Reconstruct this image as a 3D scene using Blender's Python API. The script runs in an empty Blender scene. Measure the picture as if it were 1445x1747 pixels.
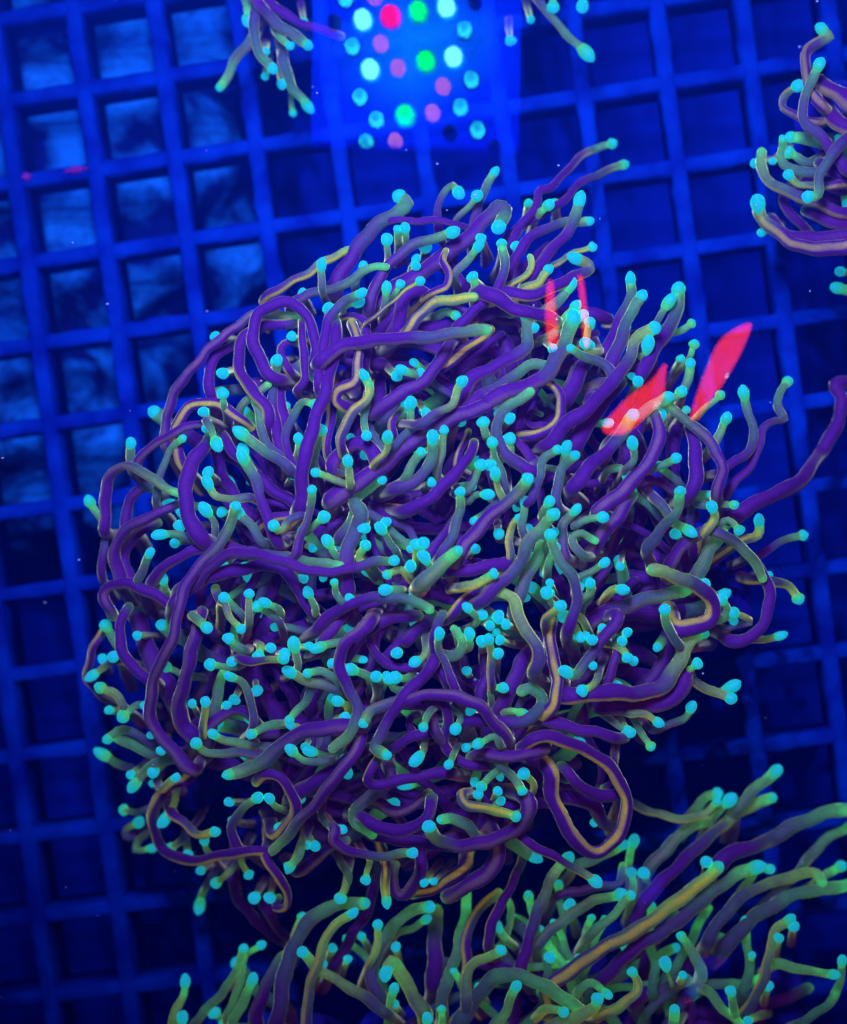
import bpy, bmesh, math, random
import numpy as np
from mathutils import Vector, Matrix
from mathutils.kdtree import KDTree

random.seed(7)
rng = np.random.default_rng(7)
sc = bpy.context.scene
MM = 0.001

# ------------------------------------------------------------------ camera
# fitted to the crossings of the grid (pitch 14.3 mm) that show in the photograph
FOC = 2800.0                       # focal length in photo pixels
PW, PH = 1445.0, 1747.0
R = np.array([[0.98856106, -0.13569875, -0.06582465],
              [-0.13462553, -0.99068456, 0.02049537],
              [-0.06799266, -0.01139925, -0.99762070]])
CAM = np.array([0.06819301, -0.07805227, 0.28287234])
cd = bpy.data.cameras.new('camera')
cam = bpy.data.objects.new('camera', cd)
sc.collection.objects.link(cam)
cd.sensor_fit = 'HORIZONTAL'
cd.sensor_width = 36.0
cd.lens = 36.0 * FOC / PW
cd.clip_start = 0.005
cd.clip_end = 50.0
cd.dof.use_dof = True
cd.dof.focus_distance = 0.236
cd.dof.aperture_fstop = 19.0
m = Matrix(((R[0][0], -R[1][0], -R[2][0], CAM[0]),
            (R[0][1], -R[1][1], -R[2][1], CAM[1]),
            (R[0][2], -R[1][2], -R[2][2], CAM[2]),
            (0, 0, 0, 1)))
cam.matrix_world = m
sc.camera = cam

# ------------------------------------------------------------------ world, exposure
w = bpy.data.worlds.new('World')
sc.world = w
w.use_nodes = True
bg = w.node_tree.nodes['Background']
bg.inputs['Color'].default_value = (0.06, 0.10, 1.0, 1)
bg.inputs['Strength'].default_value = 0.055
sc.view_settings.view_transform = 'Standard'
sc.view_settings.look = 'None'
sc.view_settings.exposure = 0.0
sc.view_settings.gamma = 1.0
sc.render.engine = 'CYCLES'
sc.cycles.use_denoising = True
sc.cycles.max_bounces = 5
sc.cycles.diffuse_bounces = 2
sc.cycles.transparent_max_bounces = 16
sc.cycles.sample_clamp_indirect = 4.0

LIGHT_COL = (0.25, 0.35, 1.0)      # actinic blue mix of the aquarium lamp
SHEEN = 3.7                        # strength of the overbright rim lobe on the flanks
HAZE = 0.6                         # density of the water veil per metre
LIGHT_POWER = 0.88                 # watts per emitter

# ------------------------------------------------------------------ helpers
def ray(px, py):
    d = R.T @ np.array([(px - PW / 2) / FOC, (py - PH / 2) / FOC, 1.0])
    return d

def at(px, py, z):
    """world point on the horizontal plane z seen at photo pixel px, py"""
    d = ray(px, py)
    return CAM + d * ((z - CAM[2]) / d[2])

def link(o, parent=None):
    sc.collection.objects.link(o)
    if parent is not None:
        o.parent = parent
    return o

def empty(name, loc, label, cat, group=None):
    o = bpy.data.objects.new(name, None)
    o.empty_display_size = 0.01
    o.location = loc
    link(o)
    o['label'] = label
    o['category'] = cat
    if group:
        o['group'] = group
    return o

def obj(name, me, mat=None, parent=None, loc=(0, 0, 0)):
    o = bpy.data.objects.new(name, me)
    if mat is not None and len(me.materials) == 0:
        me.materials.append(mat)
    o.location = loc
    return link(o, parent)

def tag(o, label, cat, group=None):
    o['label'] = label
    o['category'] = cat
    if group:
        o['group'] = group
    return o

def mesh(name, verts, faces, smooth=True):
    me = bpy.data.meshes.new(name)
    me.from_pydata([tuple(v) for v in verts], [], faces)
    if smooth:
        me.shade_smooth()
    me.update()
    return me

def from_bm(name, bm, smooth=False):
    me = bpy.data.meshes.new(name)
    bm.to_mesh(me)
    bm.free()
    if smooth:
        me.shade_smooth()
    return me

# ------------------------------------------------------------------ materials
def newmat(name):
    mt = bpy.data.materials.new(name)
    mt.use_nodes = True
    nt = mt.node_tree
    for n in list(nt.nodes):
        nt.nodes.remove(n)
    out = nt.nodes.new('ShaderNodeOutputMaterial')
    return mt, nt, out

def N(nt, typ, **kw):
    n = nt.nodes.new(typ)
    for k, v in kw.items():
        if k in n.inputs:
            n.inputs[k].default_value = v
        else:
            setattr(n, k, v)
    return n

def ramp(nt, stops, fac):
    r = nt.nodes.new('ShaderNodeValToRGB')
    e = r.color_ramp.elements
    while len(e) < len(stops):
        e.new(0.5)
    for i, (p, c) in enumerate(stops):
        e[i].position = p
        e[i].color = (*c, 1)
    nt.links.new(fac, r.inputs[0])
    return r

def math_(nt, op, a, b=None, c=None):
    n = nt.nodes.new('ShaderNodeMath')
    n.operation = op
    for i, v in enumerate((a, b, c)):
        if v is None:
            continue
        if isinstance(v, (int, float)):
            n.inputs[i].default_value = v
        else:
            nt.links.new(v, n.inputs[i])
    return n.outputs[0]

def mixc(nt, fac, a, b, blend='MIX'):
    n = nt.nodes.new('ShaderNodeMix')
    n.data_type = 'RGBA'
    n.blend_type = blend
    for sock, v in ((n.inputs[0], fac), (n.inputs[6], a), (n.inputs[7], b)):
        if isinstance(v, (int, float)):
            sock.default_value = v
        elif isinstance(v, tuple):
            sock.default_value = (*v, 1)
        else:
            nt.links.new(v, sock)
    return n.outputs[2]

def tentacle_material():
    mt, nt, out = newmat('tentacle_tissue')
    L = nt.links.new
    uv = N(nt, 'ShaderNodeUVMap', uv_map='uv')
    sx = N(nt, 'ShaderNodeSeparateXYZ')
    L(uv.outputs[0], sx.inputs[0])
    va = N(nt, 'ShaderNodeVertexColor', layer_name='var')
    sv = N(nt, 'ShaderNodeSeparateColor')
    L(va.outputs[0], sv.inputs[0])
    tc = N(nt, 'ShaderNodeTexCoord')
    n1 = N(nt, 'ShaderNodeTexNoise', Scale=260.0, Detail=3.0)
    L(tc.outputs['Object'], n1.inputs['Vector'])
    n2 = N(nt, 'ShaderNodeTexNoise', Scale=2600.0, Detail=2.0)
    L(tc.outputs['Object'], n2.inputs['Vector'])
    # distance from the tip in mm over the reach of the green pigment
    reach = math_(nt, 'MULTIPLY_ADD', sv.outputs[0], 40.0, 0.5)
    x = math_(nt, 'DIVIDE', sx.outputs[1], reach)
    x = math_(nt, 'ADD', x, math_(nt, 'MULTIPLY_ADD', n1.outputs[0], 0.5, -0.25))
    col = ramp(nt, [(0.0, (0.12, 0.75, 0.13)), (0.10, (0.11, 0.44, 0.12)), (0.28, (0.09, 0.25, 0.12)),
                    (0.58, (0.11, 0.115, 0.15)), (1.0, (0.150, 0.017, 0.205))], x)
    # ochre tentacles have a yellow neck
    neck = math_(nt, 'MULTIPLY', ramp(nt, [(0.02, (0.0, 0.0, 0.0)), (0.10, (1, 1, 1)), (0.30, (0.8, 0.8, 0.8)), (0.62, (0, 0, 0))], x).outputs[0], math_(nt, 'MULTIPLY', sv.outputs[1], 0.5))
    coly = mixc(nt, neck, col.outputs[0], (0.70, 0.78, 0.03))
    # purple varies from violet to wine red from place to place
    wine = mixc(nt, math_(nt, 'MULTIPLY', ramp(nt, [(0.45, (0, 0, 0)), (0.7, (1, 1, 1))], n1.outputs[0]).outputs[0], 0.55),
                coly, mixc(nt, 0.6, coly, (0.24, 0.025, 0.20)))
    # longitudinal ochre ridge
    d = math_(nt, 'SUBTRACT', sx.outputs[0], sv.outputs[2])
    cs = math_(nt, 'COSINE', math_(nt, 'MULTIPLY', d, 2 * math.pi))
    band = ramp(nt, [(0.90, (0, 0, 0)), (0.992, (1, 1, 1))], math_(nt, 'MULTIPLY_ADD', cs, 0.5, 0.5))
    bandf = math_(nt, 'MULTIPLY', band.outputs[0], math_(nt, 'MULTIPLY', sv.outputs[1], math_(nt, 'MULTIPLY_ADD', n1.outputs[0], 1.4, 0.1)))
    ochre = mixc(nt, ramp(nt, [(0.0, (0, 0, 0)), (0.35, (1, 1, 1))], x).outputs[0], (0.75, 0.95, 0.02), (0.95, 0.66, 0.02))
    c2 = mixc(nt, bandf, wine, ochre)
    # fine peppering of the tissue
    pep = ramp(nt, [(0.35, (0.84, 0.84, 0.84)), (0.65, (1.08, 1.08, 1.08))], n2.outputs[0])
    c3 = mixc(nt, 1.0, c2, pep.outputs[0], 'MULTIPLY')
    bs = N(nt, 'ShaderNodeBsdfPrincipled', Roughness=0.62)
    L(c3, bs.inputs['Base Color'])
    bs.inputs['Specular IOR Level'].default_value = 0.12
    bs.inputs['Subsurface Weight'].default_value = 0.0
    # rim glow of translucent skin, put in as an overbright lobe on grazing flanks
    she = N(nt, 'ShaderNodeBsdfSheen')
    she.inputs['Roughness'].default_value = 0.27
    sh = mixc(nt, 0.68, c3, (1.0, 0.88, 0.13))
    shs = ramp(nt, [(0.0, (SHEEN, SHEEN, SHEEN)), (1.0, (0.5 * SHEEN, 0.5 * SHEEN, 0.5 * SHEEN))], x)
    sh2 = mixc(nt, 1.0, sh, shs.outputs[0], 'MULTIPLY')
    sh3 = mixc(nt, va.outputs['Alpha'], (0.0, 0.0, 0.0), sh2)
    L(sh3, she.inputs['Color'])
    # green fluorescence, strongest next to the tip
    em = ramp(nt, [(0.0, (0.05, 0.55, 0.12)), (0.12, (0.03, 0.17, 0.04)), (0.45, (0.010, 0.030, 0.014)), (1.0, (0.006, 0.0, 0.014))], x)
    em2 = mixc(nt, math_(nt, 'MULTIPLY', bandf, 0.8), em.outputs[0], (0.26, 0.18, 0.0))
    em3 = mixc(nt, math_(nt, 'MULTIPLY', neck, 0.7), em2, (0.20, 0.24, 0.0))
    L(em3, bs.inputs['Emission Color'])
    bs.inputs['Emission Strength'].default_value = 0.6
    bp = N(nt, 'ShaderNodeBump', Strength=0.18, Distance=0.0003)
    n3 = N(nt, 'ShaderNodeTexNoise', Scale=1100.0, Detail=3.0)
    L(tc.outputs['Object'], n3.inputs['Vector'])
    L(n3.outputs[0], bp.inputs['Height'])
    L(bp.outputs[0], bs.inputs['Normal'])
    L(bp.outputs[0], she.inputs['Normal'])
    ad = N(nt, 'ShaderNodeAddShader')
    L(bs.outputs[0], ad.inputs[0])
    L(she.outputs[0], ad.inputs[1])
    L(ad.outputs[0], out.inputs[0])
    mt.cycles.emission_sampling = 'NONE'
    return mt

def tip_material():
    mt, nt, out = newmat('glowing_tip')
    L = nt.links.new
    uv = N(nt, 'ShaderNodeUVMap', uv_map='uv')
    sx = N(nt, 'ShaderNodeSeparateXYZ')
    L(uv.outputs[0], sx.inputs[0])
    tc = N(nt, 'ShaderNodeTexCoord')
    n1 = N(nt, 'ShaderNodeTexNoise', Scale=900.0, Detail=3.0)
    L(tc.outputs['Object'], n1.inputs['Vector'])
    va = N(nt, 'ShaderNodeVertexColor', layer_name='var')
    sv = N(nt, 'ShaderNodeSeparateColor')
    L(va.outputs[0], sv.inputs[0])
    x = math_(nt, 'ADD', sx.outputs[1], math_(nt, 'MULTIPLY_ADD', n1.outputs[0], 0.3, -0.15))
    x = math_(nt, 'ADD', x, math_(nt, 'MULTIPLY', sv.outputs[0], 0.5))
    col = ramp(nt, [(0.0, (0.005, 0.45, 0.45)), (0.55, (0.005, 0.55, 0.36)), (0.85, (0.05, 0.60, 0.16)), (1.0, (0.14, 0.60, 0.08))], x)
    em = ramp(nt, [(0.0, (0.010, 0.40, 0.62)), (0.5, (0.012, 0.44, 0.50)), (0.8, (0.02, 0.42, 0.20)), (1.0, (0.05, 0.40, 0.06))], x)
    bs = N(nt, 'ShaderNodeBsdfPrincipled', Roughness=0.5)
    bs.inputs['Specular IOR Level'].default_value = 0.2
    L(col.outputs[0], bs.inputs['Base Color'])
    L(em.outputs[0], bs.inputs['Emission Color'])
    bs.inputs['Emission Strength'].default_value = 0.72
    she = N(nt, 'ShaderNodeBsdfSheen')
    she.inputs['Roughness'].default_value = 0.4
    she.inputs['Color'].default_value = (0.1, 2.4, 0.3, 1)
    ad = N(nt, 'ShaderNodeAddShader')
    L(bs.outputs[0], ad.inputs[0])
    L(she.outputs[0], ad.inputs[1])
    mt.cycles.emission_sampling = 'NONE'
    L(ad.outputs[0], out.inputs[0])
    return mt

def mottled(name, c1, c2, scale, rough=0.8, bump=0.4, dist=0.0006, spec=0.15, detail=5.0, lo=0.36, hi=0.64):
    mt, nt, out = newmat(name)
    L = nt.links.new
    tc = N(nt, 'ShaderNodeTexCoord')
    ge = N(nt, 'ShaderNodeNewGeometry')
    n1 = N(nt, 'ShaderNodeTexNoise', Scale=scale, Detail=detail)
    L(ge.outputs['Position'], n1.inputs['Vector'])
    col = ramp(nt, [(lo, c1), (hi, c2)], n1.outputs[0])
    bs = N(nt, 'ShaderNodeBsdfPrincipled', Roughness=rough)
    bs.inputs['Specular IOR Level'].default_value = spec
    L(col.outputs[0], bs.inputs['Base Color'])
    n2 = N(nt, 'ShaderNodeTexNoise', Scale=scale * 6, Detail=4.0)
    L(ge.outputs['Position'], n2.inputs['Vector'])
    bp = N(nt, 'ShaderNodeBump', Strength=bump, Distance=dist)
    L(n2.outputs[0], bp.inputs['Height'])
    L(bp.outputs[0], bs.inputs['Normal'])
    L(bs.outputs[0], out.inputs[0])
    return mt

def emitter(name, col, strength):
    mt, nt, out = newmat(name)
    e = N(nt, 'ShaderNodeEmission')
    e.inputs[0].default_value = (*col, 1)
    e.inputs[1].default_value = strength
    mt.cycles.emission_sampling = 'NONE'
    nt.links.new(e.outputs[0], out.inputs[0])
    return mt

def clear_sheet(name, refl, tint=(1, 1, 1)):
    """clear sheet: most light goes straight on, a Fresnel share is mirrored"""
    mt, nt, out = newmat(name)
    L = nt.links.new
    tr = N(nt, 'ShaderNodeBsdfTransparent')
    tr.inputs[0].default_value = (*tint, 1)
    if refl <= 0:
        L(tr.outputs[0], out.inputs[0])
        return mt
    gl = N(nt, 'ShaderNodeBsdfGlossy')
    gl.inputs['Roughness'].default_value = 0.0
    fr = N(nt, 'ShaderNodeFresnel')
    fr.inputs['IOR'].default_value = refl
    mx = N(nt, 'ShaderNodeMixShader')
    L(fr.outputs[0], mx.inputs[0])
    L(tr.outputs[0], mx.inputs[1])
    L(gl.outputs[0], mx.inputs[2])
    L(mx.outputs[0], out.inputs[0])
    return mt

M_TENT = tentacle_material()
M_TIP = tip_material()
M_GRID = mottled('grid_plastic', (0.0004, 0.014, 0.26), (0.0008, 0.055, 0.48), 130.0, 0.7, 0.6, 0.0006, 0.04)  # blue of the lamp light is put into the white plastic's colour
M_FLOOR = mottled('tank_floor_sand', (0.0005, 0.012, 0.36), (0.001, 0.035, 0.60), 28.0, 0.9, 0.5, 0.002)  # blue scatter of the water is put into the floor's colour
M_ROCK = mottled('rock_crust', (0.0005, 0.010, 0.16), (0.015, 0.36, 1.0), 70.0, 0.9, 0.8, 0.003, detail=4.0, lo=0.43, hi=0.57)
M_SKEL = mottled('coral_skeleton', (0.02, 0.03, 0.30), (0.05, 0.07, 0.62), 90.0, 0.85, 0.8, 0.001)
M_DISC = mottled('oral_disc_flesh', (0.02, 0.012, 0.34), (0.04, 0.025, 0.60), 150.0, 0.6, 0.5, 0.0006)  # bluish glow of the deep gaps is put into the flesh colour
M_BLACK = mottled('black_housing', (0.012, 0.012, 0.016), (0.02, 0.02, 0.025), 60.0, 0.5, 0.2)
M_RING = mottled('lens_collar', (0.004, 0.006, 0.05), (0.006, 0.008, 0.08), 200.0, 0.4, 0.1)
M_PINK = mottled('coralline_crust', (0.35, 0.02, 0.30), (0.75, 0.04, 0.55), 500.0, 0.7, 0.8, 0.0004)

# ------------------------------------------------------------------ tank floor and rocks below the grid
def floor_():
    bm = bmesh.new()
    bmesh.ops.create_grid(bm, x_segments=60, y_segments=60, size=0.6)
    for v in bm.verts:
        v.co.z = 0.003 * math.sin(v.co.x * 60 + math.sin(v.co.y * 47)) + 0.002 * math.sin(v.co.y * 83)
    o = obj('tank_floor', from_bm('tank_floor', bm, True), M_FLOOR, loc=(0.06, -0.08, -0.095))
    o['kind'] = 'structure'
floor_()

def rock(px, py, z, r, seed, label):
    rr = random.Random(seed)
    bm = bmesh.new()
    bmesh.ops.create_icosphere(bm, subdivisions=4, radius=1.0)
    ph = [(rr.uniform(0, 6), rr.uniform(0, 6), rr.uniform(0, 6)) for _ in range(5)]
    for v in bm.verts:
        p = v.co.copy()
        k = 1.0
        for i, (a, b, c) in enumerate(ph):
            f = 1.6 + i * 1.5
            k += 0.17 / (1 + 0.6 * i) * math.sin(p.x * f + a) * math.sin(p.y * f * 1.1 + b) * math.cos(p.z * f * 0.9 + c) * 2
        v.co = p * k
        v.co.x *= r[0]; v.co.y *= r[1]; v.co.z *= r[2]
    p = at(px, py, z)
    o = obj('live_rock', from_bm('live_rock', bm, True), M_ROCK, loc=p)
    tag(o, label, 'rock', 'rocks lying under the grid')
rock(150, 420, -0.050, (0.036, 0.036, 0.028), 3, 'pale mottled rock under the grid beside the upper left of the big coral')
rock(60, 760, -0.056, (0.030, 0.024, 0.026), 5, 'low pale rock under the grid left of the big coral')
rock(190, 60, -0.054, (0.052, 0.020, 0.024), 9, 'long pale rock under the grid below the dangling tentacles')

# ------------------------------------------------------------------ egg crate grid
PITCH = 0.0143
def grid_rack():
    root = empty('egg_crate_rack', (4 * PITCH, -5 * PITCH, -0.011),
                 'blue lit plastic egg crate grid carrying all the corals', 'grid')
    base = Vector(root.location)
    def bar(a, b, half, top, depth, along_x, seed):
        rr = np.random.default_rng(seed)
        n = 110
        verts, faces = [], []
        # section: bevelled, slightly tapering downwards
        sec = [(-1.0, -0.55e-3), (-0.78, -0.12e-3), (-0.35, 0.0), (0.35, 0.0), (0.78, -0.12e-3), (1.0, -0.55e-3), (0.80, -depth), (-0.80, -depth)]
        k = len(sec)
        jit = rr.normal(0, 0.035, (n + 1, k))
        jit = (jit + np.roll(jit, 1, 0)) * 0.7
        tuft = rr.random((n + 1, 2)) ** 9 * 0.35
        for i in range(n + 1):
            s = a + (b - a) * i / n
            for j, (q, z) in enumerate(sec):
                e = q * half * (1 + (jit[i, j] if j < 6 else 0)) + (math.copysign(tuft[i, 0 if q < 0 else 1], q) * half if j in (0, 5) else 0)
                zz = top + z + (jit[i, j] * 0.15e-3 if j < 6 else 0)
                verts.append((s, e, zz) if along_x else (e, s, zz))
        for i in range(n):
            for j in range(k):
                q = (i * k + j, (i + 1) * k + j, (i + 1) * k + (j + 1) % k, i * k + (j + 1) % k)
                faces.append(q if along_x else q[::-1])
        faces.append(tuple(range(k)) if along_x else tuple(range(k))[::-1])
        faces.append(tuple(n * k + j for j in range(k))[::-1] if along_x else tuple(n * k + j for j in range(k)))
        return mesh('grid_bar', verts, faces)
    x0, x1 = -4.5 * PITCH, 11.5 * PITCH
    y0, y1 = -13.5 * PITCH, 2.5 * PITCH
    for i in range(-4, 12):
        me = bar(y0, y1, 1.38e-3, 0.0, 0.0105, False, 100 + i)
        obj('grid_bar', me, M_GRID, root, Vector((i * PITCH, 0, 0)) - base)
    for j in range(-2, 14):
        me = bar(x0, x1, 1.28e-3, -0.00035, 0.0098, True, 200 + j)
        obj('grid_bar', me, M_GRID, root, Vector((0, -j * PITCH, 0)) - base)
grid_rack()

def crust(px, py, rx, ry, seed, label):
    rr = random.Random(seed)
    bm = bmesh.new()
    bmesh.ops.create_icosphere(bm, subdivisions=3, radius=1.0)
    for v in bm.verts:
        k = 1 + 0.3 * math.sin(v.co.x * 4 + seed) * math.sin(v.co.y * 5 + seed * 2)
        v.co = Vector((v.co.x * rx * k, v.co.y * ry * k, max(v.co.z, -0.2) * 0.0004 * k))
    o = obj('coralline_algae_patch', from_bm('coralline_algae_patch', bm, True), M_PINK, loc=at(px, py, 0.0001))
    tag(o, label, 'algae')
crust(46, 302, 0.0008, 0.0007, 2, 'tiny round pink crust patch on the grid bar')
crust(128, 290, 0.0019, 0.0006, 4, 'long thin magenta crust streak on the grid bar')

# ------------------------------------------------------------------ corals: traced tentacles
TILES = {'A': (130, 560, 2.89), 'B': (600, 560, 2.89), 'C': (1000, 450, 3.175), 'D': (130, 1050, 2.89),
         'E': (600, 1050, 2.89), 'F': (780, 220, 2.89), 'G': (350, 380, 2.89), 'H': (900, 900, 2.89),
         'I': (260, 1360, 2.89), 'J': (640, 1360, 2.89), 'K': (945, 1300, 2.89), 'M': (450, 280, 3.6125),
         'R': (1240, 20, 3.493), 'T': (360, 0, 4.817), 'U': (720, 0, 1.993), 'P': (0, 0, 1.0)}
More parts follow.
